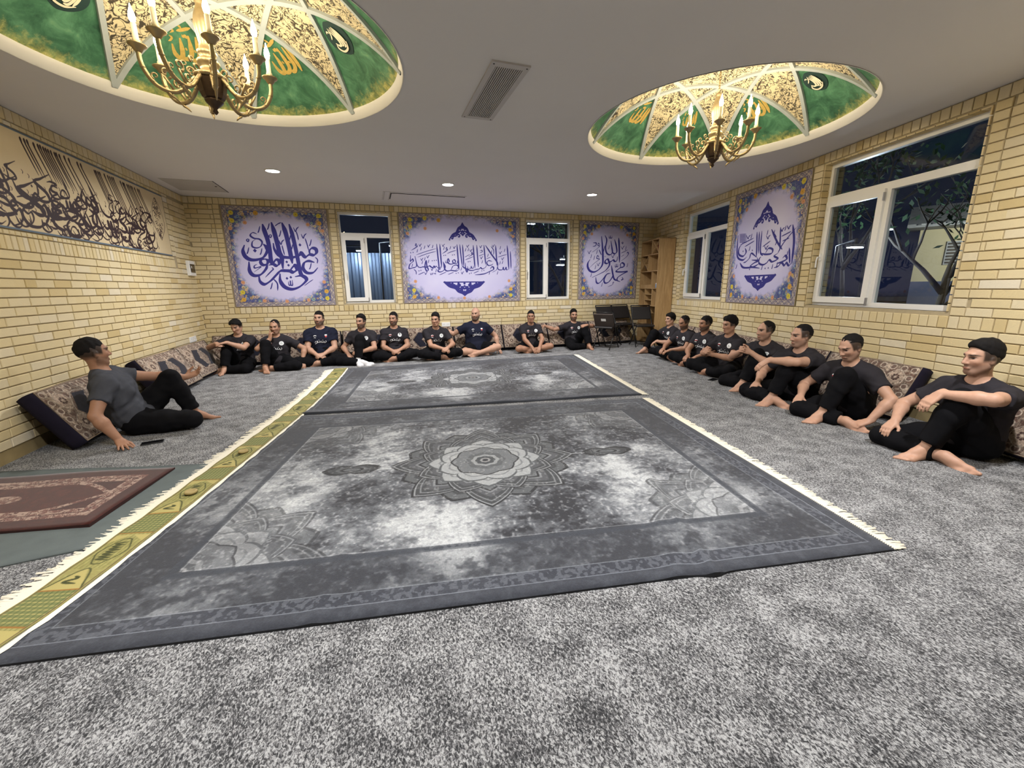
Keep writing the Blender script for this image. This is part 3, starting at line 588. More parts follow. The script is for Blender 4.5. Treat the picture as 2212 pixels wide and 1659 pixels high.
ALLAH = [(18,[(92,98),(97,70),(103,30),(104,4)]),(18,[(80,76),(84,48),(88,22),(80,8),(70,6),(64,14)]),(18,[(58,74),(64,44),(66,20),(58,6),(46,4),(38,14)]),(18,[(34,60),(40,34),(42,10),(34,2),(22,12),(14,36)]),
 (14,[(24,78),(44,88),(66,100)]),(9,[(40,72),(44,66),(49,72),(53,66),(58,74)]),(9,[(20,102),(30,96),(38,90)]),(8,[(6,92),(12,86),(8,80),(14,74),(6,66)]),(8,[(4,58),(12,54),(10,46),(4,40)]),(7,[(50,36),(54,28)]),(7,[(74,36),(78,28)])]
NAMES = [(14,[(78,90),(84,50),(80,20)]),(14,[(66,92),(72,52),(66,20),(50,14)]),(14,[(54,90),(60,52),(54,26),(40,22)]),(14,[(42,88),(48,54),(40,30),(24,30),(14,44)]),(12,[(90,24),(60,6),(24,6),(6,24),(14,40)]),(8,[(10,60),(30,72),(48,96)]),(8,[(12,84),(24,90),(30,80)]),(8,[(60,60),(74,66)])]
def ribbon(m, pts, nrm, w, mi=0):
    k = len(pts); vs = []
    for i in range(k):
        t = (pts[min(i+1,k-1)]-pts[max(i-1,0)]); 
        if t.length < 1e-9: t = Vector((1,0,0))
        s = t.normalized().cross(nrm[i]).normalized()*w[i]*.5; vs += [pts[i]-s, pts[i]+s]
    m.add(vs, [(2*i,2*i+1,2*i+3,2*i+2) for i in range(k-1)], mi)
def paint_strokes(c, ang, rmid, size, traces, mat, parent, name, off):
    m = MB(); inner = Vector((0,0,-1))
    for w,q in traces:
        pp = spline([(x/100-.5,y/100-.5) for x,y in q], 6); L = len(pp); pts = []; nr = []; ws = []
        for i,(x,y) in enumerate(pp):
            r = rmid-y*size; a = ang-x*size/rmid
            pts.append(dome_pt(c, r, a, off)); nr.append((dome_pt(c,r,a,1)-dome_pt(c,r,a,0)))
            t = i/(L-1); ws.append(w/100*size*min(1,.3+3*t,.3+3*(1-t))*.8)
        ribbon(m, pts, nr, ws)
    return m.build(name, mat, parent)
def dome(ci, label):
    c = DOMES[ci]; NA, NRR = 240, 60
    root = empty('ceiling_dome', (c[0],c[1],DOME_Z)); tag(root, label, 'dome', 'painted ceiling domes'); inv = Matrix.Translation((-c[0],-c[1],-DOME_Z))
    def add(mb, nm, mat, par=None, smooth=True):
        o = mb.build(nm, mat, par or root, smooth); o.matrix_parent_inverse = inv if par is None else Matrix.Identity(4); return o
    cells = {}
    P = [[dome_pt(c, DOME_R*(1-(j/NRR)**1.1*.999), 2*PI*i/NA) for i in range(NA)] for j in range(NRR+1)]
    for j in range(NRR):
        r = DOME_R*(1-((j+.5)/NRR)**1.1)
        for i in range(NA):
            a = 2*PI*(i+.5)/NA; cnt = sum(1 for q in range(8) if r*math.cos(a-math.radians(22.5+45*q)) > RC)
            key = int(a/(PI/4)) if cnt >= 3 else ('c', int(a/(PI/4)))
            cells.setdefault(key, []).append((P[j][i],P[j][(i+1)%NA],P[j+1][(i+1)%NA],P[j+1][i]))
    pet = {}
    for key,qs in cells.items():
        m = MB(); idx = {}
        for q in qs:
            f = []
            for p in q:
                t = (round(p.x,5),round(p.y,5),round(p.z,5))
                if t not in idx: idx[t] = len(m.v); m.v.append(tuple(p))
                f.append(idx[t])
            m.f.append(tuple(f)); m.m.append(0)
        if isinstance(key,tuple): add(m,'cream_panel',M['dcream'])
        else: pet[key] = add(m,'green_panel',M['dgreen'])
    for q in range(8):   # interlaced ribs, each from a springing point to the third next
        mid = math.radians(22.5+45*q); hl = DOME_R*math.sin(math.radians(67.5)); m = MB(); rows = []
        for i in range(41):
            s = -hl+2*hl*i/40
            def at(off_s, d):
                x = (RC+off_s)*math.cos(mid)-s*math.sin(mid); y = (RC+off_s)*math.sin(mid)+s*math.cos(mid); r = math.hypot(x,y)
                return dome_pt(c, min(r,DOME_R), math.atan2(y,x), d)
            rows.append([at(-.019,-.002), at(-.017,.020), at(.017,.020), at(.019,-.002)])
        vs = [p for r_ in rows for p in r_]; fs = []
        for i in range(40):
            for j in range(3): fs.append((i*4+j,i*4+j+1,i*4+j+5,i*4+j+4))
        m.add(vs,fs); add(m,'rib',M['rib'],None,False)
    m = MB()    # lip between ceiling and dome
    prof = [(DOME_R+.003,H-.004-DOME_Z),(DOME_R-.004,H-.004-DOME_Z),(DOME_R-.010,.0),(DOME_R-.03,.014),(DOME_R-.02,.03)]
    n = 96
    for i,(r,z) in enumerate(prof): m.v += [(c[0]+r*math.cos(2*PI*j/n),c[1]+r*math.sin(2*PI*j/n),DOME_Z+z) for j in range(n)]
    for i in range(len(prof)-1):
        for j in range(n): m.f.append((i*n+j,i*n+(j+1)%n,(i+1)*n+(j+1)%n,(i+1)*n+j)); m.m.append(0)
    add(m,'lip',M['lip'])
    for k in range(8):
        a = math.radians(22.5+45*k)
        if k in (7,3) or (ci == 0 and k == 0):
            m = MB(); hub = []; k2 = 7 if True else 0
            pts = [dome_pt(c, .86-.105*math.sin(t), a+.135*math.cos(t)*abs(math.cos(t))**.3, .004) for t in [2*PI*i/32 for i in range(32)]]
            m.add(pts, [tuple(range(32))]); add(m,'medallion',M['teal'],None,False)
            o = paint_strokes(c,a,.86,.155,NAMES,M['ivory'],root,'gilt_name',.016); o.matrix_parent_inverse = inv
        else:
            o = paint_strokes(c,a,.84,.22 if k != 1 or ci == 0 else .15,ALLAH,M['gold'],root,'gilt_name',.005); o.matrix_parent_inverse = inv
    return root
dome(0,'green and gold painted ceiling dome nearest the left wall'); dome(1,'green and gold painted ceiling dome nearest the right wall')
# ------------------------------------------------------------------ chandeliers
def chandelier(ci, label, rot):
    c = DOMES[ci]; zb = 2.372; top = DOME_Z+DOME_RISE
    root = empty('chandelier', (c[0],c[1],zb), rot); tag(root, label, 'chandelier', 'brass candle chandeliers')
    T = top-zb
    def part(mb, nm, mat, par=root, smooth=True): return mb.build(nm, mat, par, smooth)
    m = MB(); m.lathe([(.0,0),(.006,.004),(.016,.018),(.010,.034),(.022,.046),(.034,.056),(.05,.072),(.054,.082),(.04,.09)],16); part(m,'finial',M['bronze'])
    m = MB(); m.lathe([(.045,.085),(.062,.095),(.072,.12),(.082,.165),(.088,.195),(.078,.205)],8); part(m,'urn',M['bronze'],smooth=False)
    m = MB(); m.lathe([(.082,.200),(.092,.208),(.092,.222),(.070,.235),(.055,.25),(.048,.27),(.060,.285),(.064,.30),(.052,.315),(.040,.325),(.052,.34),(.055,.355),(.040,.37),(.036,.40),(.046,.46),(.050,.51),(.042,.56),(.026,.60),(.022,.62),(.030,.63),(.014,.65)],20); part(m,'baluster',M['brass'])
    m = MB(); m.tube([(0,0,.64),(0,0,T-.10)],.006,8)
    for i in range(9): m.lathe([(.006,-.009),(.011,0),(.006,.009)],8,0,(0,0,.68+(T-.8)*i/8))
    part(m,'rod',M['brass'])
    m = MB(); pr = [(.012,T-.12),(.020,T-.10),(.030,T-.06),(.052,T-.02),(.062,T+.0)]
    n = 24
    for r,z in pr: m.v += [(r*(1+.10*math.cos(8*2*PI*j/n))*math.cos(2*PI*j/n), r*(1+.10*math.cos(8*2*PI*j/n))*math.sin(2*PI*j/n), z) for j in range(n)]
    for i in range(len(pr)-1):
        for j in range(n): m.f.append((i*n+j,i*n+(j+1)%n,(i+1)*n+(j+1)%n,(i+1)*n+j)); m.m.append(0)
    part(m,'canopy',M['brass'])
    def scroll(m, x, z, r, s, w): # spiral in the arm's plane
        pts = [(x+s*r*(1-t/7.5)*math.cos(t), 0, z+r*(1-t/7.5)*math.sin(t)) for t in np.linspace(-1.2,5.2,14)]; m.tube(pts, [w*(1-.04*i) for i in range(14)], 6)
    arm = MB(); RA_ = .345
    path = [(.075,0,.205),(.105,0,.170),(.145,0,.120),(.19,0,.090),(.24,0,.086),(.29,0,.110),(.325,0,.160),(.343,0,.215),(.345,0,.268)]
    arm.tube([Vector(p) for p in spline([np.array(p) for p in path],4)], .0125, 8)
    arm.tube([(.235,0,.086),(.22,0,.064),(.20,0,.052),(.18,0,.030)], [.011,.009,.007,.003], 6)
    arm.tube([(.20,0,.092),(.222,0,.13),(.24,0,.165)], [.007,.007,.008], 6)
    scroll(arm,.232,.185,.028,-1,.008); scroll(arm,.175,.140,.022,1,.007); scroll(arm,.105,.228,.026,-1,.008); scroll(arm,.285,.155,.018,1,.006); scroll(arm,.13,.262,.018,1,.006)
    for t_ in (.18,.34,.5,.66,.82): arm.lathe([(.010,-.006),(.017,0),(.010,.006)],8,0,tuple(spline([np.array(p) for p in path],4)[int(t_*32)]))
    arm.lathe([(.014,.262),(.020,.268),(.030,.285),(.046,.296),(.048,.302),(.028,.306),(.020,.312)],16,0,(RA_,0,0))
    arm_me = arm.mesh('arm', M['brass'], True)
    can = MB(); can.lathe([(.016,.306),(.019,.325),(.0145,.333),(.0145,.408),(.012,.412)],12,0,(RA_,0,0)); can_me = can.mesh('candle', M['candle'], True)
    bul = MB(); bul.lathe([(.007,.410),(.015,.424),(.018,.442),(.014,.464),(.006,.488),(.001,.510)],12,0,(RA_,0,0)); bul_me = bul.mesh('bulb', M['bulb'], True)
    lt = bpy.data.lights.new('candle_light','POINT'); lt.energy = BULB_W; lt.color = (1,.86,.64); lt.shadow_soft_size = .03
    for k in range(8):
        a = link(bpy.data.objects.new('arm', arm_me)); a.parent = root; a.rotation_euler = (0,0,k*PI/4)
        b = link(bpy.data.objects.new('candle', can_me)); b.parent = a
        d = link(bpy.data.objects.new('bulb', bul_me)); d.parent = a
        l = link(bpy.data.objects.new('candle_light', lt)); l.parent = a; l.location = (.345,0,.53)
chandelier(0,'antique brass candle chandelier hanging under the left dome',.32); chandelier(1,'antique brass candle chandelier hanging under the right dome',.12)
# ------------------------------------------------------------------ downlights, vents, access hatch
ring = MB(); ring.lathe([(.095,-.001),(.095,-.006),(.082,-.012),(.076,-.006),(.076,-.001)],28); ring_me = ring.mesh('trim_ring', M['white_plastic'], True)
disc = MB(); disc.lathe([(.0001,-.004),(.076,-.004)],28); disc_me = disc.mesh('diffuser', M['led'])
la = bpy.data.lights.new('downlight','AREA'); la.shape = 'DISK'; la.size = .11; la.energy = DOWNLIGHT_W; la.color = (1,.985,.985); la.spread = math.radians(165)
DL = ['round recessed downlight in the ceiling above the square poster','round recessed downlight in the ceiling behind the slot diffuser','round recessed downlight in the ceiling between the right dome and the narrow poster','added recessed downlight out of view left of the camera','added recessed downlight out of view above the camera','round recessed downlight near the right wall close to the camera']
for i,(x,y) in enumerate(DOWNLIGHTS):
    r = empty('downlight',(x,y,H)); tag(r, DL[i], 'ceiling light', 'recessed downlights')
    for nm,me in (('trim_ring',ring_me),('diffuser',disc_me)):
        o = link(bpy.data.objects.new(nm,me)); o.parent = r
    l = link(bpy.data.objects.new('downlight_lamp',la)); l.parent = r; l.location = (0,0,-.02)
M['vent_dark'] = flat('duct_dark', (.02,.02,.02,1), .8); M['vent'] = flat('vent_grey', (.50,.48,.47,1), .6)
v = empty('air_grille',(3.72,-4.83,H)); tag(v,'rectangular ceiling air grille with dark slots between the two domes','air vent')
v.rotation_euler = (0,0,0)
m = MB(); hx,hy = .138,.485
for a,b in (((-hx,-hy),(-hx+.04,hy)),((hx-.04,-hy),(hx,hy)),((-hx+.04,-hy),(hx-.04,-hy+.055)),((-hx+.04,hy-.05),(hx-.04,hy))): m.box((a[0],a[1],-.012),(b[0],b[1],0))
m.build('frame',M['vent'],v)
m = MB(); m.box((-hx+.03,-hy+.04,-.001),(hx-.03,hy-.04,.0)); m.build('duct',M['vent_dark'],v)
sl = MB(); sl.box((-.0035,-hy+.05,-.010),(.0035,hy-.045,-.002)); sme = sl.mesh('slat',M['vent'])
for i in range(13):
    o = link(bpy.data.objects.new('slat',sme)); o.parent = v; o.location.x = -.09+.18*i/12
for k,(sx,sy) in enumerate(((-1,-1),(1,-1),(1,1),(-1,1))):
    s = MB(); s.lathe([(.006,-.0135),(.006,-.011)],8,0,(sx*(hx-.02),sy*(hy-.025),0)); s.build('screw',M['vent_dark'],v)
v = empty('slot_diffuser',(3.68,-.86,H-.001)); tag(v,'long slot air diffuser in the ceiling near the back wall','air vent')
m = MB(); m.box((-.66,-.30,-.006),(.66,.30,0)); m.build('panel',M['plaster'],v,bevel=.003)
m = MB(); m.box((-.54,-.255,-.012),(.64,-.238,-.005)); m.box((-.545,-.255,-.012),(-.53,.2,-.005)); m.build('slot',M['vent_dark'],v)
m = MB()
for x in (-.645,-.56): m.box((x,-.29,-.010),(x+.012,.29,-.006))
m.build('flange',M['vent'],v)
v = empty('access_hatch',(.47,-.80,H)); tag(v,'square access hatch in the ceiling at the left back corner','hatch')
m = MB(); m.box((-.32,-.37,-.004),(.30,.34,0)); m.build('panel',flat('hatch_board',(.47,.45,.42,1),.9,var=.08,vscale=4),v)
m = MB(); m.box((.300,-.37,-.006),(.306,.34,0)); m.lathe([(.0001,-.007),(.016,-.007),(.016,-.003)],12,0,(.25,-.05,0)); m.build('gap_and_pull',M['vent_dark'],v)
# wall fittings
v = empty('fuse_box', FL.P(.235,1.60)); tag(v,'small white fuse box with dark window on the left wall by the corner','fuse box')
m = MB(); m.box((.12,1.485,.012),(.35,1.715,.06),0,Matrix.Translation(-v.location)@FL.M); m.build('case',M['white_plastic'],v,bevel=.006)
m = MB(); m.box((.15,1.535,.06),(.325,1.665,.066),0,Matrix.Translation(-v.location)@FL.M); m.build('window_flap',flat('smoked_flap',(.045,.028,.016,1),.15),v,bevel=.003)
m = MB(); m.box((.285,1.60,.066),(.30,1.635,.07),0,Matrix.Translation(-v.location)@FL.M); m.build('label_strip',M['white_plastic'],v)
def outlet(fr,u,z,n,label):
    r = empty('power_outlet', fr.P(u,z)); tag(r,label,'power outlet'); MM = Matrix.Translation(-r.location)@fr.M
    w = .085*n
    m = MB(); m.box((u-w/2,z-.043,.010),(u+w/2,z+.043,.024),0,MM); m.build('cover_plate',M['white_plastic'],r,bevel=.003)
    for i in range(n):
        s = MB(); c = u-w/2+.085*(i+.5); ax = Matrix.Translation(-r.location)
        pts = [fr.P(c+.022*math.cos(t),z+.022*math.sin(t),.0245) - r.location for t in [2*PI*j/20 for j in range(20)]]
        s.tube(pts,.0025,5,closed=True)
        for sg in (-1,1): s.box((c+sg*.009-.003,z-.003,.022),(c+sg*.009+.003,z+.003,.0247),1,MM)
        s.build('socket',[M['white_plastic'],M['vent_dark']],r)
outlet(FL,.61,.515,3,'white triple power outlet low on the left wall near the corner')
outlet(FB,4.09,.545,2,'white double power outlet on the back wall above the cushions')
# ------------------------------------------------------------------ rugs
def quad_rug(name, c4, w, h, mat, edge, thick, z0, nx, ny, bump, label, cat, group=None, rs=1):
    """c4 = near-left, near-right, far-right, far-left floor corners"""
    c = [np.array(q,float) for q in c4]; V = []; F = []; uvs = []
    for j in range(ny+1):
        for i in range(nx+1):
            s,t = i/nx, j/ny
            p = (c[0]*(1-s)+c[1]*s)*(1-t)+(c[3]*(1-s)+c[2]*s)*t
            p2, dzz = bump(s,t,p); V.append((p2[0],p2[1],z0+thick+dzz)); uvs.append((s,t))
    for j in range(ny):
        for i in range(nx): a = j*(nx+1)+i; F.append((a,a+1,a+nx+2,a+nx+1))
    nt = len(F); border = [i for i in range(nx+1)]+[(nx+1)*(j+1)-1 for j in range(1,ny+1)]+[(nx+1)*ny+i for i in range(nx-1,-1,-1)]+[(nx+1)*j for j in range(ny-1,0,-1)]
    n0 = len(V)
    for b in border: V.append((V[b][0],V[b][1],z0+.0005)); uvs.append(uvs[b])
    k = len(border)
    for i in range(k): F.append((border[(i+1)%k],border[i],n0+i,n0+(i+1)%k))
    me = bpy.data.meshes.new(name); me.from_pydata(V,[],F); me.materials.append(mat); me.materials.append(edge)
    uv = me.uv_layers.new(name='UVMap')
    for lp in me.loops: uv.data[lp.index].uv = uvs[lp.vertex_index]
    for p in me.polygons: p.material_index = 0 if p.index < nt else 1; p.use_smooth = p.index < nt
    o = link(bpy.data.objects.new(name,me)); tag(o,label,cat,group); return o
def petal_layer(cv, cu, cvv, n, R0, R1, rot, sh, pw=1.5, mirror=None, asp=1.0, clip=None):
    x = (cv.U-cu)/asp; y = cv.V-cvv; r = np.hypot(x,y); a = np.arctan2(y,x)-rot
    t = np.abs(((a/(2*PI/n)+.5)%1)-.5)*2
    R = R0+(R1-R0)*(1-t)**pw; q = r/R; m = (q < 1)*1.0
    if clip is not None: m = m*clip
    lo = R0/R1
    for lim,c in sh: cv.blend(m*np.clip((lim-q)/.012+.5,0,1), c)
def rug_canvas(w, h, seed):
    cv = Canvas(w,h,400,(0,0,0)); H_,W_ = cv.H,cv.W; k = cv.k
    n = vnoise(H_,W_,.55*k,seed,5,.6); n2 = vnoise(H_,W_,.05*k,seed+50,3,.7); n3 = vnoise(H_,W_,.02*k,seed+80,2,.7)
    st = np.repeat(vnoise(H_,max(8,W_//6),.03*k,seed+90,2),6,axis=1)[:, :W_]; st = np.pad(st,((0,0),(0,W_-st.shape[1])),'edge')
    dark, mid, lite = C255(50,51,56), C255(112,115,120), C255(200,203,204)
    ex = np.abs(cv.U-w/2)/(w/2); ey = np.abs(cv.V-h/2)/(h/2); cen = 1-np.clip(np.hypot(ex*.95,ey*.9),0,1)
    f = np.clip((n-.5)*2.4+.10+np.clip(cen,0,1)**1.1*.85+(n2-.5)*.7+(n3-.5)*.5+(st-.5)*.3,0,1)[...,None]
    cv.a = np.where(f < .5, dark+(mid-dark)*f*2, mid+(lite-mid)*(f-.5)*2).astype(np.float32)
    # corner pieces and medallion
    ins = .41; g = [C255(44,45,48),C255(150,153,156),C255(66,68,71),C255(176,180,182),C255(98,101,104),C255(190,193,193)]
    inner = ((cv.U > ins)&(cv.U < w-ins)&(cv.V > ins)&(cv.V < h-ins))*1.0
    big = [(1,g[0]),(.97,g[1]),(.95,g[2]),(.90,C255(128,131,134)),(.88,g[2]),(.82,C255(86,88,92)),(.74,C255(128,131,134)),(.71,g[0]),(.68,C255(104,107,110))]; sm = [(1,g[0]),(.96,C255(92,95,98)),(.86,g[2]),(.82,C255(108,111,114))]
    pale = [(1,C255(84,87,90)),(.95,C255(164,167,168)),(.80,C255(128,131,134)),(.76,C255(166,169,169))]
    def rosette(u,v,s,clip=None,al=1.0):
        petal_layer(cv,u,v,8,.47*s,.61*s,PI/8,sm,.8,clip=clip); petal_layer(cv,u,v,8,.43*s,.67*s,0,big,.85,clip=clip)
        petal_layer(cv,u,v,8,.37*s,.50*s,PI/8,big,.8,clip=clip); petal_layer(cv,u,v,8,.31*s,.42*s,0,pale,.7,clip=clip)
        petal_layer(cv,u,v,8,.28*s,.35*s,PI/8,pale,.5,clip=clip); petal_layer(cv,u,v,8,.22*s,.25*s,0,[(1,g[0]),(.95,C255(112,115,118)),(.6,C255(92,95,98)),(.42,C255(150,153,154)),(.30,C255(70,73,76)),(.16,C255(150,150,150)),(.09,C255(50,52,56))],1,clip=clip)
    for cu in (ins,w-ins):
        for cvv in (ins,h-ins):
            b4 = cv.a.copy(); rosette(cu,cvv,.95,inner); fo = np.clip(1-np.hypot(cv.U-cu,cv.V-cvv)/.66,0,1)[...,None]*inner[...,None]; cv.a = b4*.45+cv.a*.55+fo*.09
    rosette(w/2,h/2,1.0)
    for sg in (-1,1):
        petal_layer(cv,w/2+sg*.92,h/2,2,.055,.20,0,[(1,g[0]),(.8,g[2]),(.55,g[4]),(.42,g[0]),(.3,g[4])],1.4)
        cv.seg((w/2+sg*.64,h/2),(w/2+sg*.74,h/2),.006,.006,g[1])
    blot = np.clip((n2-.46)*5,0,1)*(n3 > .42); cv.blend(blot*.30*np.clip(1.1-cen,0,1), C255(70,73,78)); cv.blend(np.clip((n3-.62)*5,0,1)*.35, C255(206,208,208))
    # borders
    e = np.minimum(np.minimum(cv.U,w-cv.U),np.minimum(cv.V,h-cv.V))/.57; sp = (n3 > .5)*1.0
    bd = C255(60,63,72)
    cv.blend((e < .72)*np.clip(.5+(.5-n)*.9,0,.8), C255(66,69,76))
    cv.blend((e < .52)*(e > .28)*np.clip((.55-n2)*3,0,.6), C255(58,60,66))
    cv.blend(np.clip(1-abs(e-.685)/.04,0,1)**.3*(abs(e-.685) < .04)*(.75+.25*sp), C255(62,66,74)); cv.blend(np.clip(1-abs(e-.735)/.007,0,1)*.7, C255(170,174,178))
    cv.blend((e < .255)*(e > .13)*.8, C255(58,61,70)); cv.blend((e < .255)*(e > .13)*(vnoise(H_,W_,.016*k,seed+7,2) > .52)*.55, C255(112,116,124))
    cv.blend(np.clip(1-abs(e-.262)/.007,0,1)*.8, C255(150,156,164)); cv.blend((e < .125)*1.0, C255(64,67,75)); cv.blend(np.clip(1-abs(e-.128)/.006,0,1)*.9, C255(150,156,166))
    cv.blend((e < .125)*np.clip((n2-.4),0,.4), C255(98,102,110))
    cv.a *= (.92+.16*vnoise(H_,W_,1.6,seed+3))[...,None]
    return cv.a*.86
M['rug_edge'] = flat('rug_binding', srgb(52,55,62), .9)
RW, RH = 3.68, 2.78
rug_a = rug_canvas(RW,RH,5)
M['rug'] = img_mat('grey_medallion_weave', rug_a, .9, .15, .35, .15)
R1C = [(1.26,-6.655),(4.967,-7.266),(5.531,-4.50),(1.82,-3.86)]; R2C = [(1.85,-3.80),(5.619,-4.36),(6.234,-1.414),(2.22,-1.29)]
def b1(s,t,p):
    q = p.copy(); dzv = 0
    def ridge(d, wd, h): return h*math.exp(-(d/wd)**2)
    dzv += ridge((s-.745-.10*t)*3.7,.030,.020)*max(0,1-t*1.3) + ridge((s-.70-.25*t)*3.7,.05,.012)*max(0,1-abs(t-.2)*2)
    dzv += .010*max(0,math.sin(s*31))**4*math.exp(-((1-t)*2.78/.12)**2) + ridge((s-.30)*3.7,.03,.006)
    if t < .12: q = q+np.array([0,-.02])*ridge((s-.745)*3.7,.05,1)*(1-t/.12)
    return q, dzv
def b2(s,t,p):
    return p.copy(), .012*math.exp(-(t*2.78/.05)**2)*(.6+.4*math.sin(s*17)) + .006*max(0,math.sin(s*23+1))**3*math.exp(-(t*2.78/.3)**2)
o = quad_rug('medallion_rug', R1C, RW, RH, M['rug'], M['rug_edge'], .010, .0, 120, 60, b1, 'dark grey distressed rug with lotus medallion nearest the camera', 'rug', 'grey medallion rugs')
o2 = quad_rug('medallion_rug', R2C, RW, RH, M['rug'], M['rug_edge'], .010, .001, 90, 40, b2, 'dark grey distressed rug with lotus medallion nearest the back wall', 'rug', 'grey medallion rugs')
M['fringe'] = flat('cream_fringe', srgb(224,218,200), .9, var=.08, vscale=60, bstr=.5, bscale=400)
def fringe(parent, a, b, out, length, seed, z=.006, n=260):
    """cotton tassels along the edge a-b, falling outward along out"""
    r = random.Random(seed); a,b,out = Vector(a),Vector(b),Vector(out).normalized(); d = b-a; m = MB(); t_ = d.normalized()
    for i in range(n):
        p = a+d*((i+.5)/n); L = length*r.uniform(.75,1.12); sk = r.uniform(-.25,.25); w = d.length/n*.62
        q = p+out*L+t_*sk*L*.5; mid = p+out*L*.5+t_*sk*L*.3
        vs = []
        for pt,hh,ww in ((p-out*.01,z+.004,w),(mid,z+r.uniform(.0,.006),w*.9),(q,.002,w*.5)):
            vs += [(pt.x-t_.x*ww,pt.y-t_.y*ww,hh-.002),(pt.x,pt.y,hh+.003),(pt.x+t_.x*ww,pt.y+t_.y*ww,hh-.002)]
        m.add(vs,[(0,1,4,3),(1,2,5,4),(3,4,7,6),(4,5,8,7)])
    band = MB()
    o = m.build('fringe',M['fringe'],parent); o['kind'] = 'stuff'; return o
for oo,c,sd in ((o,R1C,1),(o2,R2C,2)):
    a,b = Vector((*c[1],0)),Vector((*c[2],0)); out = (b-a).cross(Vector((0,0,1))); fringe(oo,a,b,out,.085,sd)
    m = MB(); u = out.normalized()*.03; zz = .011; m.add([(a.x,a.y,zz),(a.x+u.x,a.y+u.y,.006),(b.x+u.x,b.y+u.y,.006),(b.x,b.y,zz)],[(0,1,2,3)]); m.build('fringe_band',M['fringe'],oo)
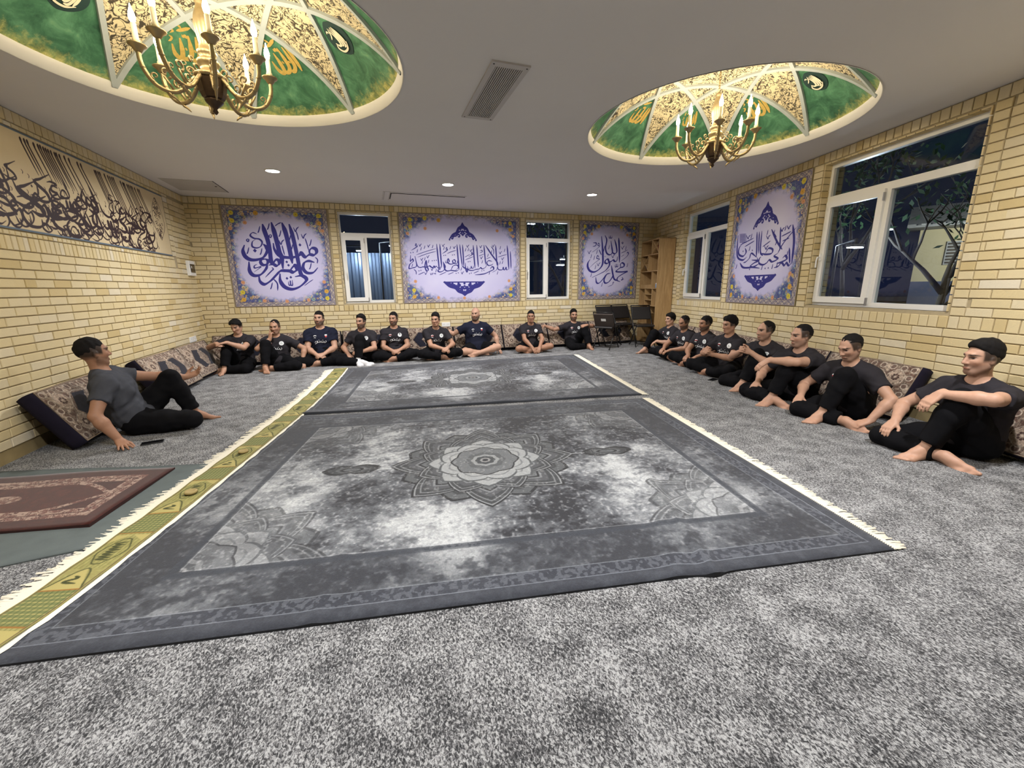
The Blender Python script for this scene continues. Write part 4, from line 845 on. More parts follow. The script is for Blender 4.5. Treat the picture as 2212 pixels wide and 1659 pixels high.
# ------------------------------------------------------------------ green prayer runner with lace edge along the rugs' left side
def runner():
    path = [Vector((x,y,0)) for x,y in ((1.02,-7.05),(1.275,-6.50),(1.43,-5.9),(1.555,-5.3),(1.675,-4.7),(1.775,-4.2),(1.86,-3.75),(1.96,-3.1),(2.05,-2.4),(2.12,-1.75),(2.16,-1.28))]
    P = [Vector((*q,0)) for q in spline([(p.x,p.y) for p in path],10)]; L = [0]
    for i in range(1,len(P)): L.append(L[-1]+(P[i]-P[i-1]).length)
    T = L[-1]; wd = .185
    cv = Canvas(T,wd,260,C255(150,154,88)); k = cv.k
    cv.blend((vnoise(cv.H,cv.W,.012*k,4,2) > .55)*.4, C255(178,184,110)); r = np.random.RandomState(4); ink = C255(66,74,40); yl = C255(178,178,104); gn = C255(118,132,78)
    u = 0; i = 0
    while u < T:
        L_ = .62
        cv.poly([(u,0),(u+.20,0),(u+.20,wd),(u,wd)], gn)
        for a in np.arange(u,u+.2,.022): cv.seg((a,0),(a,wd),.0025,.0025,yl)
        for b in np.arange(0,wd,.022): cv.seg((u,b),(u+.2,b),.002,.002,C255(80,98,54))
        for a in (u+.20,u): cv.seg((a,0),(a,wd),.004,.004,C255(150,110,50))
        cv.poly([(u+.205,.01),(u+.34,wd/2),(u+.205,wd-.01)], yl); cv.stroke([(u+.205,.01),(u+.34,wd/2),(u+.205,wd-.01)],.006,ink,None,6,False)
        cv.stroke([(u+.235,.06),(u+.25,.12),(u+.27,.08),(u+.285,.1)],.012,ink,None)
        for b in np.arange(.012,wd,.02): cv.seg((u+.34,b),(u+.62,b),.0015,.0015,C255(110,120,60))
        cx = u+.47
        for x in range(7): cv.stroke([(cx-.07+.02*x,.06+.03*r.rand()),(cx-.06+.02*x,.12),(cx-.05+.02*x,.07)],.009,ink,None,5)
        cv.stroke([(cx+.1*math.cos(t),wd/2+.055*math.sin(t)*(1+.15*math.cos(4*t))) for t in np.linspace(0,2*PI,17)],.005,ink,None,4,False)
        cv.poly([(u+.605,.01),(u+.54,.01),(u+.605,wd/2)], yl); cv.poly([(u+.605,wd-.01),(u+.54,wd-.01),(u+.605,wd/2)], yl)
        u += L_; i += 1
    e = np.minimum(cv.V,wd-cv.V); cv.blend(np.clip((.012-e)/.003,0,1), C255(96,84,58)); cv.blend(np.clip((.007-e)/.003,0,1), C255(160,165,90))
    mat = img_mat('green_prayer_weave', cv.a*np.array((.92,.86,.92)), .75, .25, .3)
    V=[];F=[];uv=[]
    for i,p in enumerate(P):
        t = (P[min(i+1,len(P)-1)]-P[max(i-1,0)]).normalized(); s = t.cross(Vector((0,0,1)))
        for j,(o_,v) in enumerate(((-wd/2,1),(0,.5),(wd/2,0))):
            q = p+s*o_; V.append((q.x,q.y,.024+.003*math.sin(i*1.3+j))); uv.append((L[i]/T,v))
    for i in range(len(P)-1):
        for j in range(2): a=i*3+j; F.append((a,a+1,a+4,a+3))
    me = bpy.data.meshes.new('prayer_runner'); me.from_pydata(V,[],F); me.materials.append(mat); u_=me.uv_layers.new(name='UVMap')
    for lp in me.loops: u_.data[lp.index].uv = uv[lp.vertex_index]
    o = link(bpy.data.objects.new('prayer_runner',me)); tag(o,'narrow yellow green patterned runner with lace edges along the left side of the rugs','runner')
    sm = o.modifiers.new('solid','SOLIDIFY'); sm.thickness = .003; sm.offset = -1
    # underlay: white cloth edge on the right, wide lace on the left
    m = MB(); r2 = random.Random(8); Lw=[]; vs=[]
    for i,p in enumerate(P):
        t = (P[min(i+1,len(P)-1)]-P[max(i-1,0)]).normalized(); s = t.cross(Vector((0,0,1)))
        for o_,z in ((-wd/2-.07,.008),(-wd/2+.02,.019),(wd/2-.01,.0195),(wd/2+.018,.013)):
            q = p+s*(o_+(r2.uniform(-.006,.006) if abs(o_) > .1 else 0)); vs.append((q.x,q.y,z))
    m.add(vs,[(i*4+j,i*4+j+1,i*4+j+5,i*4+j+4) for i in range(len(P)-1) for j in range(3)]); m.build('white_backing',M['fringe'],o,True)
    m = MB(); n = 620
    for i in range(n):
        x = T*(i+r2.random())/n; j = max(1,next((q for q in range(len(L)) if L[q] >= x),len(L)-1)); f = (x-L[j-1])/(L[j]-L[j-1]+1e-9); p = P[j-1].lerp(P[j],f); t=(P[j]-P[j-1]).normalized(); s=-t.cross(Vector((0,0,1)))
        a = p+s*(wd/2+.055); ln = r2.uniform(.03,.075)*(1.2 if math.sin(x*9) > 0 else .9); b = a+s*ln+t*r2.uniform(-.02,.02); w=.006
        m.add([(a.x-t.x*w,a.y-t.y*w,.009),(a.x+t.x*w,a.y+t.y*w,.009),(b.x+t.x*w*.6,b.y+t.y*w*.6,.003+r2.uniform(0,.008)),(b.x-t.x*w*.6,b.y-t.y*w*.6,.003)],[(0,1,2,3)])
    q = m.build('lace_fringe',M['fringe'],o); q['kind'] = 'stuff'
runner()
M['clay'] = flat('fired_clay', (.33,.25,.10,1), .8, var=.15, vscale=60)
for (x,y),lb in (((1.535,-5.47),'flat round clay prayer tablet on the runner nearest the camera'),((1.66,-4.82),'flat round clay prayer tablet on the runner farther from the camera')):
    m = MB(); m.lathe([(.001,.0),(.030,.0),(.034,.004),(.034,.013),(.030,.017),(.020,.0165),(.018,.014),(.001,.014)],24); o = m.build('clay_tablet',M['clay'],None,True); o.location=(x,y,.027); tag(o,lb,'prayer tablet','clay tablets on the runner')
# ------------------------------------------------------------------ prayer rug on a grey mat at the left
M['mat'] = flat('grey_green_felt', srgb(94,101,101), .95, spec=.1, var=.18, vscale=12, bstr=.4, bscale=300)
def no(s,t,p): return p.copy(), .002*math.sin(s*9+t*5)
o = quad_rug('felt_mat', [(-.35,-6.32) if False else (.30,-6.05),(1.29,-5.93),(1.46,-4.93),(.04,-4.55)], 1.2,1.2, M['mat'],M['mat'],.006,.001,24,24,no,'grey green felt mat under the maroon prayer rug','mat')
def prayer():
    w,h = 1.15,.70; cv = Canvas(w,h,420,C255(66,22,16)); k=cv.k
    n = vnoise(cv.H,cv.W,.03*k,3,3,.6); cv.blend(np.clip((n-.4)*1.5,0,.5), C255(92,34,24))
    e = np.minimum(np.minimum(cv.U,w-cv.U),np.minimum(cv.V,h-cv.V))
    def band(mask):
        cv.blend(mask*.95, C255(196,168,150)); m2 = vnoise(cv.H,cv.W,.022*k,9,2,.6); cv.blend(mask*(abs(m2-.5) < .05), C255(92,48,40)); cv.blend(mask*(m2 > .63), C255(120,70,60))
    band(((e > .10)&(e < .185))*1.0); cv.blend(np.clip(1-abs(e-.143)/.006,0,1), C255(70,30,24))
    # niche: pointed toward the right end
    f = ((cv.U-.30)/(.62))**1.4; 
    ya = np.abs(cv.V-h/2); lim = .155*(1-np.clip((cv.U-.62)/.33,0,1)**1.8); niche = (cv.U > .20)&(cv.U < .95)&(ya < lim)
    band(((ya < lim+.035)&(cv.U > .18)&(cv.U < .985)&~niche&(e > .18))*1.0)
    cv.blend(niche*1.0, C255(76,26,18)); cv.blend(niche*np.clip((n-.45)*2,0,.5), C255(108,44,30))
    blob = ((cv.U-.36)/.10)**2+((cv.V-h/2)/.05)**2 < 1; band(blob*1.0)
    return cv.a
M['prayer'] = img_mat('maroon_prayer_pile', prayer()*.80, .9, .15, .4, .3)
o = quad_rug('prayer_rug', [(.16,-5.50),(1.145,-5.70),(1.262,-4.95),(.12,-4.72)], 1.15,.7, M['prayer'], flat('maroon_pile',srgb(46,16,13),.95),.016,.008,30,20,lambda s,t,p:(p.copy(),.004*math.sin(s*7+t*4)),'maroon prayer rug with cream border lying on the felt mat','prayer rug')
# ------------------------------------------------------------------ phones
def phone(x,y,z,rz,label):
    r = empty('smartphone',(x,y,z),rz); tag(r,label,'phone','black smartphones on the carpet')
    m = MB(); m.box((-.075,-.037,0),(.075,.037,.009)); m.build('body',M['black'],r,bevel=.003)
    m = MB(); m.box((-.071,-.034,.009),(.071,.034,.0096)); m.build('screen',flat('black_glass',(.006,.006,.007,1),.06),r)
phone(.845,-4.235,.001,.25,'black smartphone on the carpet beside the man in grey'); phone(6.99,-4.02,.001,.35,'black smartphone on the carpet in front of the right hand row')
# ------------------------------------------------------------------ leaning floor cushions
def cushion_canvas():
    w,h = .98,.50; cv = Canvas(w,h,520,C255(134,116,102)); k=cv.k
    n = vnoise(cv.H,cv.W,.022*k,2,2,.6); cv.blend(np.clip(1-abs(n-.5)/.05,0,1)*.85, C255(60,42,36)); n2=vnoise(cv.H,cv.W,.03*k,8,2); cv.blend((n2 > .6)*.7, C255(196,178,158)); cv.blend((n2 < .36)*.6, C255(94,66,56))
    U,V = cv.U,cv.V
    pal = C255(186,172,156)
    def ring(u,v,r_):
        cv.stroke([(u+r_*math.cos(t),v+r_*math.sin(t)) for t in np.linspace(0,2*PI,13)],.008,pal,None,4,False)
    for u in np.arange(.06,w,.098):
        for v in (.045,h-.045): cv.disc(u,v,.026,C255(112,92,82)); ring(u,v,.026)
    for v in np.arange(.045,h,.082):
        for u in (.05,w-.05): cv.disc(u,v,.024,C255(112,92,82)); ring(u,v,.024)
    for u in (.16,w-.16):
        for v in (.14,h-.14):
            for j in range(7): cv.disc(u+.05*math.cos(j*.9),v+.05*math.sin(j*.9),.024,C255(178,158,140))
            for j in range(8): cv.disc(u+.026*math.cos(j*PI/4),v+.026*math.sin(j*PI/4),.009,C255(78,58,52))
            cv.disc(u,v,.011,C255(196,178,160))
            cv.stroke([(u+.075*math.cos(t),v+.075*math.sin(t)*(1+.1*math.cos(4*t))) for t in np.linspace(0,2*PI,17)],.006,pal,None,4,False)
    navy = C255(34,35,48)
    for sg in (-1,1):
        c = w/2
        P = lambda a,b:(c+sg*a,h/2+b)
        cv.poly([P(.02,.13),P(.18,.145),P(.29,.0),P(.18,-.145),P(.02,-.13),P(.13,0)], navy); cv.stroke([P(.02,.14),P(.185,.155),P(.305,.0),P(.185,-.155),P(.02,-.14)],.008,pal,None,3,False)
    for t in range(14): cv.disc(w/2+.075*math.cos(t*.45),h/2+.11*math.sin(t*.45),.02,C255(176,160,144))
    cv.blend((((U-w/2)/.085)**2+((V-h/2)/.13)**2 < 1)*.9, C255(150,134,120)); cv.blend((((U-w/2)/.085)**2+((V-h/2)/.13)**2 < 1)*np.clip(1-abs(n-.5)/.06,0,1), C255(52,42,40))
    e = np.minimum(np.minimum(U,w-U),np.minimum(V,h-V)); cv.blend(np.clip((.012-e)/.003,0,1), C255(176,160,140)); cv.blend(np.clip((.006-e)/.002,0,1), C255(40,34,40))
    nn = vnoise(cv.H,cv.W,.012*k,33,2,.7); cv.a *= (.70+.45*nn)[...,None]; cv.blend(np.clip(1-abs(nn-.5)/.04,0,1)*.45, C255(50,38,36))
    return cv.a
M['cush_front'] = img_mat('cushion_weave', cushion_canvas(), .9, .15, .4, .2)
M['cush_navy'] = flat('dark_navy_velvet', srgb(27,24,38), .9, spec=.15, var=.2, vscale=15)
def cushion_mesh():
    w,h,t = .98,.50,.16; nx,ny = 22,12; V=[];F=[];uv=[];mi=[]
    def puff(s,q): return (1-abs(2*s-1)**3.5)*(1-abs(2*q-1)**3.5)
    for side in (0,1):
        for j in range(ny+1):
            for i in range(nx+1):
                s,q = i/nx,j/ny; x,z = (s-.5)*w, q*h; p = puff(s,q)
                # rounded plan corners
                y = (-t*.5+.02-.03*p) if side == 0 else (t*.5-.02+.025*p)
                V.append((x,y,z)); uv.append((s,q))
        b = side*(nx+1)*(ny+1)
        for j in range(ny):
            for i in range(nx):
                a=b+j*(nx+1)+i; f=(a,a+1,a+nx+2,a+nx+1); F.append(f if side==0 else f[::-1]); mi.append(0 if side==0 else 1)
    N=(nx+1)*(ny+1); loopi=[i for i in range(nx+1)]+[(nx+1)*(j+1)-1 for j in range(1,ny+1)]+[(nx+1)*ny+i for i in range(nx-1,-1,-1)]+[(nx+1)*j for j in range(ny-1,0,-1)]
    k=len(loopi); m0=len(V)
    for frac in (.25,.5,.75):
        for b in loopi:
            a0=Vector(V[b]);a1=Vector(V[b+N]);p=a0.lerp(a1,frac);c=Vector((0,p.y,h/2)); d=(p-c).normalized(); p+=d*.014*math.sin(PI*frac); V.append(tuple(p)); uv.append(uv[b])
    rings=[loopi]+[[m0+r*k+i for i in range(k)] for r in range(3)]+[[b+N for b in loopi]]
    for r in range(4):
        for i in range(k): F.append((rings[r][(i+1)%k],rings[r][i],rings[r+1][i],rings[r+1][(i+1)%k])); mi.append(1)
    me=bpy.data.meshes.new('floor_cushion'); me.from_pydata(V,[],F); me.materials.append(M['cush_front']); me.materials.append(M['cush_navy'])
    u=me.uv_layers.new(name='UVMap')
    for lp in me.loops: u.data[lp.index].uv=uv[lp.vertex_index]
    me.polygons.foreach_set('material_index',mi); me.polygons.foreach_set('use_smooth',[True]*len(F)); me.update(); return me
CME = cushion_mesh()
pipe = MB(); pipe.tube([(-.485,-.062,.006),(.485,-.062,.006),(.485,-.062,.494),(-.485,-.062,.494)],.006,6,closed=True); pipe_me = pipe.mesh('piping',flat('braid_piping',srgb(150,132,112),.9),True)
def cushion(fr,u,label,tilt=25,dbase=.30,twist=0.0):
    o = link(bpy.data.objects.new('floor_cushion',CME)); tag(o,label,'cushion','patterned floor cushions leaning on the walls')
    u_dir = fr.u if fr.u.cross(Vector((0,0,1))).dot(fr.n) > 0 else -fr.u
    X=u_dir; Y=-fr.n; a=math.radians(tilt)
    R3=Matrix((X,Y,Vector((0,0,1)))).transposed().to_4x4()
    o.matrix_world = Matrix.Translation(fr.P(u,.034,dbase))@R3@Matrix.Rotation(twist,4,'Z')@Matrix.Rotation(-a,4,'X')
    p = link(bpy.data.objects.new('piping',pipe_me)); p.parent=o
    return o
CB = [(.62,'patterned cushion behind the leftmost pair by the back corner'),(1.64,'patterned cushion behind the big man in navy'),(2.66,'patterned cushion behind the man in white socks'),(3.70,'patterned cushion on the back wall below the power outlet'),(4.70,'patterned cushion behind the bald bearded man'),(5.70,'patterned cushion behind the man in shorts with his hands on his ankles'),(6.70,'patterned cushion under the outstretched arm nearest the folding chairs'),(7.70,'patterned cushion behind the folding chairs')]
for u,l in CB: cushion(FB,u,l)
for u,l in ((3.72,'patterned cushion behind the man in grey on the left wall'),(2.12,'middle patterned cushion of the left wall'),(1.10,'patterned cushion of the left wall nearest the back corner')): cushion(FL,u,l,30,.33,.05 if u > 3 else -.04)
for u,l in ((1.80,'patterned cushion of the right wall beside the bookshelf'),(2.80,'second patterned cushion of the right wall from the bookshelf'),(3.80,'third patterned cushion of the right wall from the bookshelf'),(4.80,'fourth patterned cushion of the right wall from the bookshelf'),(5.80,'patterned cushion behind the man reaching for his toes'),(7.50,'patterned cushion at the right edge of the photo')): cushion(FR,u,l,25,.30)
# ------------------------------------------------------------------ bookshelf in the right back corner
def wood_mat():
    t = NT('oak_veneer'); p = t.coord(); mp = t.n('ShaderNodeMapping'); mp.inputs['Scale'].default_value=(7,7,.55); t.l(p,mp.inputs[0])
    n = t.noise(mp.outputs[0],5,5,.65,.8)
    return t.bsdf(t.ramp(n,[(.3,(.33,.20,.085,1)),(.55,(.46,.30,.14,1)),(.75,(.55,.38,.19,1))]),.5,0,.4)
M['oak'] = wood_mat()
def shelf():
    s0,s1,dep,ht = .09,1.035,.35,2.20; o0 = FR.P(s0,0,.02); r = empty('bookshelf',o0); tag(r,'tall oak bookshelf with staggered open compartments in the back corner','bookshelf')
    Mx = Matrix.Translation(-o0)@FR.M; d0=.02; d1=d0+dep; t=.018
    def bx(nm,a,b): m=MB(); m.box(a,b,0,Mx); return m.build(nm,M['oak'],r,bevel=.0015)
    bx('side_panel',(s1-t,0,d0),(s1,ht,d1)); bx('side_panel',(s0,0,d0),(s0+t,ht,d1)); bx('back_panel',(s0,.05,d0),(s1,ht,d0+.008)); bx('top_panel',(s0,ht-t,d0),(s1,ht,d1))
    zs=[.42,.83,1.195,1.555,1.895]
    for z in zs: bx('shelf_board',(s0+t,z-t/2,d0),(s1-t,z+t/2,d1-.004))
    w=s1-s0
    U=lambda f:s0+f*w
    for f,a,b in ((.60,1.895,ht),(.45,1.555,1.895),(.68,1.195,1.555),(.74,.83,1.195),(.34,.83,1.195),(.55,.42,.83)): bx('divider',(U(f if f not in (.60,.68) else f)-t/2,a,d0),(U(f)+t/2,b,d1-.006))
    for z in (.95,1.07): bx('shelf_board',(U(.34),z-t/2,d0),(U(.74),z+t/2,d1-.006))
    # crossed dividers (book cradles)
    for a,b,z0,z1 in ((U(.62),s1-t,1.905,ht-t),(s0+t,U(.44),1.565,1.885)):
        for sg in (0,1):
            m=MB(); za,zb=(z0,z1) if sg==0 else (z1,z0); L=math.hypot(b-a,zb-za); ang=math.atan2(zb-za,b-a)
            MM=Mx@Matrix.Translation((a,za,0))@Matrix.Rotation(ang,4,'Z'); m.box((0,-.005,d0),(L,.005,d1-.01),0,MM); m.build('cross_divider',M['oak'],r)
    bx('plinth_board',(s0+t,0,d1-.05),(s1-t,.06,d1-.03)); bx('drawer_lip',(U(.0)+t,1.205,d1-.022),(U(.66),1.275,d1-.008))
    cols=[srgb(120,28,26),srgb(96,24,24),srgb(30,34,66),srgb(26,30,58)]; k=0
    def book(u,z,hh,th,ci,label,tilt=0):
        nonlocal k
        loc=FR.P(u,z,d0+.22); b=empty('book',loc); tag(b,label,'book','hardback books on the shelf'); MM=Matrix.Translation(-loc)@FR.M@Matrix.Translation((u,z,d0+.22))@Matrix.Rotation(tilt,4,'Z')
        m=MB(); m.box((-th/2,0,-.09),(-th/2+.003,hh,.09),0,MM); m.box((th/2-.003,0,-.09),(th/2,hh,.09),0,MM); m.box((-th/2,0,.087),(th/2,hh,.09),0,MM); m.build('cover',flat('book_cloth_%d'%k,cols[ci],.6),b)
        m=MB(); m.box((-th/2+.003,.004,-.086),(th/2-.003,hh-.004,.087),0,MM); m.build('pages',M['candle'],b); k+=1
    book(U(.80),1.975,.14,.03,0,'red hardback lying in the upper cross divider of the bookshelf',.62); book(U(.90),1.985,.13,.025,1,'dark red hardback leaning at the side of the upper cross divider',.62)
    book(U(.25),1.63,.13,.03,2,'dark blue hardback in the lower cross divider of the bookshelf',.68)
    for u,z,l in ((U(.70),2.03,'white paper tag in the upper cross divider'),(U(.14),1.72,'white paper tag in the lower cross divider')):
        loc=FR.P(u,z,d1-.005); m=MB(); m.box((-.032,-.02,0),(.032,.02,.002),0,Matrix.Translation(-loc)@FR.M@Matrix.Translation((u,z,d1-.005))); o=m.build('shelf_tag',M['white_plastic'],r); 
    loc=FR.P(U(.75),1.206,d1-.10); b=empty('spray_can',loc); tag(b,'small blue and white can on the third shelf of the bookshelf','can')
    m=MB(); m.lathe([(.0,.0),(.024,.0),(.026,.004),(.026,.07),(.022,.078)],16); m.build('can_body',flat('can_blue',srgb(120,150,190),.4),b,True); m=MB(); m.lathe([(.022,.078),(.022,.10),(.0,.104)],16); m.build('cap',M['white_plastic'],b,True)
shelf()
# ------------------------------------------------------------------ black folding chairs
M['pad'] = flat('black_vinyl',(.020,.018,.018,1),.42,var=.2,vscale=12)
M['brownback'] = flat('dark_brown_vinyl',(.055,.042,.036,1),.35,var=.15,vscale=10)
def folding_chair(loc,rz,label,back='pad',tag_=False,back_h=.84):
    r=empty('folding_chair',loc,rz); tag(r,label,'folding chair','folding chairs beside the bookshelf')
    hw=.205
    def leg(p0,p1): m=MB(); m.tube([p0,p1],.011,8); return m
    for sg in (-1,1):
        leg((sg*hw,-.22,.0),(sg*hw,.20,back_h)).build('leg',M['black_metal'],r,True)
        leg((sg*(hw-.03),.24,.0),(sg*(hw-.03),-.12,.43)).build('leg',M['black_metal'],r,True)
        m=MB(); m.lathe([(.014,0),(.014,.02)],8,0,(sg*hw,-.22,0)); m.lathe([(.014,0),(.014,.02)],8,0,(sg*(hw-.03),.24,0)); m.build('rubber_foot',M['black'],r)
    for a_,b_,r_ in (((-hw,-.185,.07),(hw,-.185,.07),.008),((-hw+.03,.205,.06),(hw-.03,.205,.06),.008),((-hw,.20,back_h),(hw,.20,back_h),.011)): m=MB(); m.tube([a_,b_],r_,8); m.build('crossbar',M['black_metal'],r,True)
    m=MB(); m.box((-hw+.015,-.20,.415),(hw-.015,.17,.455)); m.build('seat',M['pad'],r,bevel=.015)
    a=math.atan2(.42,back_h); m=MB(); MM=Matrix.Translation((0,.135,back_h-.16))@Matrix.Rotation(-a*.95,4,'X'); m.box((-hw+.002,-.016,-.14),(hw-.002,.016,.15),0,MM); b=m.build('backrest',M[back],r,bevel=.012)
    if tag_:
        m=MB(); m.box((-.05,.0165,-.01),(.05,.018,.045),0,MM); m.build('sticker',M['white_plastic'],b)
folding_chair((7.24,-.84,0),2.25,'folding chair with a brown backrest and white sticker in front of the cushions','brownback',True,.74)
folding_chair((7.58,-.36,0),.10,'black folding chair standing behind the one with the sticker')
folding_chair((8.14,-.82,0),-.25,'black folding chair closest to the bookshelf')
folding_chair((8.02,-.30,0),.05,'black folding chair against the wall behind the one closest to the bookshelf')
# ------------------------------------------------------------------ the yard outside the windows
M['ground'] = flat('yard_paving',(.06,.06,.065,1),.9,var=.2,vscale=2); M['grass'] = flat('lawn',(.02,.05,.02,1),.95,var=.4,vscale=8)
m=MB(); m.add([(-12,.4,-.25),(45,.4,-.25),(45,30,-.25),(-12,30,-.25)],[(0,1,2,3)]); m.add([(RX+.6,-25,-.25),(45,-25,-.25),(45,.4,-.25),(RX+.6,.4,-.25)],[(0,1,2,3)]); o=m.build('ground',M['ground']); tag(o,'dark paved yard outside the windows',kind='structure')
def corr_mat():
    t=NT('corrugated_sheet'); return t.bsdf((.22,.27,.36,1),.4,.6,.5)
M['corr']=corr_mat()
r=empty('corrugated_fence',(0,4.6,-.25)); tag(r,'tall ribbed sheet metal fence outside the left back window','fence')
for k in range(5):
    m=MB(); n=96; vs=[]
    for i in range(n+1):
        x=-2.5+k*1.5+1.5*i/n; y=.045*max(-.6,min(.6,math.sin(2*PI*i/n*8)*1.4)); vs+=[(x,y,0),(x,y,2.5)]
    m.add(vs,[(2*i,2*i+2,2*i+3,2*i+1) for i in range(n)]); m.build('sheet',M['corr'],r)
m=MB(); m.box((-2.5,.06,.4),(5,.10,.46)); m.box((-2.5,.06,2.0),(5,.10,2.06)); m.build('rail',M['grey_metal'],r)
M['bark']=flat('tree_bark',(.10,.085,.07,1),.9,var=.3,vscale=12); M['leaf']=flat('night_leaves',(.05,.12,.045,1),.7,var=.5,vscale=3)
def tree(x,y,h,seed,label,spread=1.4,leaves=420,lean=0):
    r=random.Random(seed); t=empty('tree',(x,y,-.25)); tag(t,label,'tree','yard trees outside the windows'); m=MB(); tips=[]
    def br(p,d,L,rad,depth):
        pts=[p]; q=p
        for i in range(4):
            d=(d+Vector((r.uniform(-.2,.2),r.uniform(-.2,.2),r.uniform(-.05,.18)))).normalized(); q=q+d*L/4; pts.append(q)
        m.tube(pts,[rad*(1-.13*i) for i in range(5)],6)
        if depth:
            for i in range(3): br(pts[-1-(i%2)],(d+Vector((r.uniform(-1,1),r.uniform(-1,1),r.uniform(.0,.7)))).normalized(),L*.68,rad*.55,depth-1)
        else: tips.append(pts[-1]); tips.append(pts[-3])
    br(Vector((0,0,0)),Vector((lean,0,1)).normalized(),h*.45,.075,3); m.build('trunk',M['bark'],t,True)
    f=MB()
    for i in range(leaves):
        p=r.choice(tips)+Vector((r.gauss(0,.22),r.gauss(0,.22),r.gauss(0,.18))); a=Vector((r.uniform(-1,1),r.uniform(-1,1),r.uniform(-1,1))).normalized()*.07; b=a.cross(Vector((r.uniform(-1,1),r.uniform(-1,1),1))).normalized()*.03
        f.add([p-a,p+b,p+a,p-b],[(0,1,2,3)])
    o=f.build('foliage',M['leaf'],t); o['kind']='stuff'
tree(5.2,2.1,3.2,3,'leafy yard tree in front of the ribbed fence'); tree(7.7,2.6,4.2,5,'pale trunked yard tree outside the right back window',lean=.15,leaves=700); tree(9.6,4.2,4.0,8,'bushy yard tree farther behind the right back window',leaves=800)
tree(11.3,-4.2,3.0,11,'slim yard tree outside the large right window',leaves=160,lean=-.1); tree(14.6,-2.6,3.6,14,'yard tree with forked stems before the lit building',leaves=200); tree(12.2,-2.2,4.0,17,'dark yard tree outside the window by the bookshelf',leaves=600)
# lit building across the yard, seen through the large right window
bd=empty('neighbour_building',(24.5,3.2,-.25)); bd.rotation_euler=(0,0,.487); tag(bd,'low cream building with lit eaves across the yard','building')
M['bwall']=flat('cream_render',(.62,.56,.36,1),.9,var=.06,vscale=1.2); M['eave']=flat('eave_tiles',(.42,.44,.46,1),.7,var=.2,vscale=6); M['slat']=flat('louvre_dark',(.06,.05,.045,1),.6)
m=MB(); m.box((0,-9,0),(3,.2,3.6)); m.build('wall',M['bwall'],bd)
m=MB(); m.box((-.03,-9,0),(0,.2,1.55)); m.build('base_band',flat('blue_grey_band',(.08,.10,.18,1),.8),bd)
m=MB(); m.add([(-1.1,-9.4,3.75),(-1.1,.6,3.75),(.6,.6,4.6),(.6,-9.4,4.6),(-1.1,-9.4,3.62),(-1.1,.6,3.62),(.6,.6,3.62),(.6,-9.4,3.62)],[(0,1,2,3),(0,4,5,1),(4,7,6,5)]); m.build('roof',M['eave'],bd)
m=MB()
for i in range(24): m.lathe([(.13,-.02),(.13,.02)],8,0,(-1.05,-9.0+.4*i,3.72))
m.build('eave_tile_ends',M['eave'],bd)
for y in (-7.0,-4.2,-1.4):
    w=MB(); w.box((-.05,y-.75,2.2),(0.0,y+.75,3.1)); f=w.build('window',M['eave'],bd)
    for i in range(7): s=MB(); s.box((-.075,y-.7,2.25+.12*i),(-.05,y+.7,2.315+.12*i)); s.build('louvre',M['slat'],f)
M['lampglow']=emis('yard_lamp_glow',(.82,.90,1,1),60)
def yard_lamp(p,e,label,arm=None,col=(.75,.86,1)):
    r=empty('yard_lamp',p); tag(r,label,'lamp','cool white yard lamps'); m=MB(); m.box((-.14,-.06,0),(.14,.06,.05)); m.build('housing',M['grey_metal'],r,bevel=.01); m=MB(); m.box((-.12,-.05,-.012),(.12,.05,-.001)); m.build('lens',M['lampglow'],r)
    m=MB(); m.tube([(0,0,.05),(0,0,.12),(arm[0],arm[1],.12),(arm[0],arm[1],-p[2]-.25)] ,.025,8); m.build('post',M['grey_metal'],r,True)
    l=bpy.data.lights.new('yard_lamp_light','POINT'); l.energy=e; l.color=col; l.shadow_soft_size=.08; lo=link(bpy.data.objects.new('yard_lamp_light',l)); lo.parent=r; lo.location=(0,0,-.12)
yard_lamp((2.58,3.9,2.25),45,'yard lamp shining on the ribbed fence outside the left back window',(-1.2,.3)); yard_lamp((3.42,3.6,2.36),45,'yard lamp high in the right pane of the left back window',(-.35,.55))
yard_lamp((9.05,5.0,2.16),60,'brighter of the two yard lamps in the right back window',(1.0,.3)); yard_lamp((8.55,4.2,1.93),50,'lower of the two yard lamps in the right back window',(-1.0,.2)); yard_lamp((8.1,5.6,3.35),70,'tall yard lamp behind the upper pane of the right back window',(.9,.6))
yard_lamp((11.9,-.6,2.27),55,'yard lamp outside the window by the bookshelf',(.9,.8)); yard_lamp((10.2,-3.45,1.82),45,'yard lamp seen low in the large right window',(.9,.9)); yard_lamp((13.0,-2.2,2.34),45,'farther yard lamp in the large right window',(.9,.9))
yard_lamp((22.6,-1.6,3.2),750,'lamp on a post before the lit building',(.5,-.8),(1,.95,.8)); yard_lamp((24.2,-5.2,3.2),650,'second lamp on a post before the lit building',(.5,-.8),(1,.95,.85))
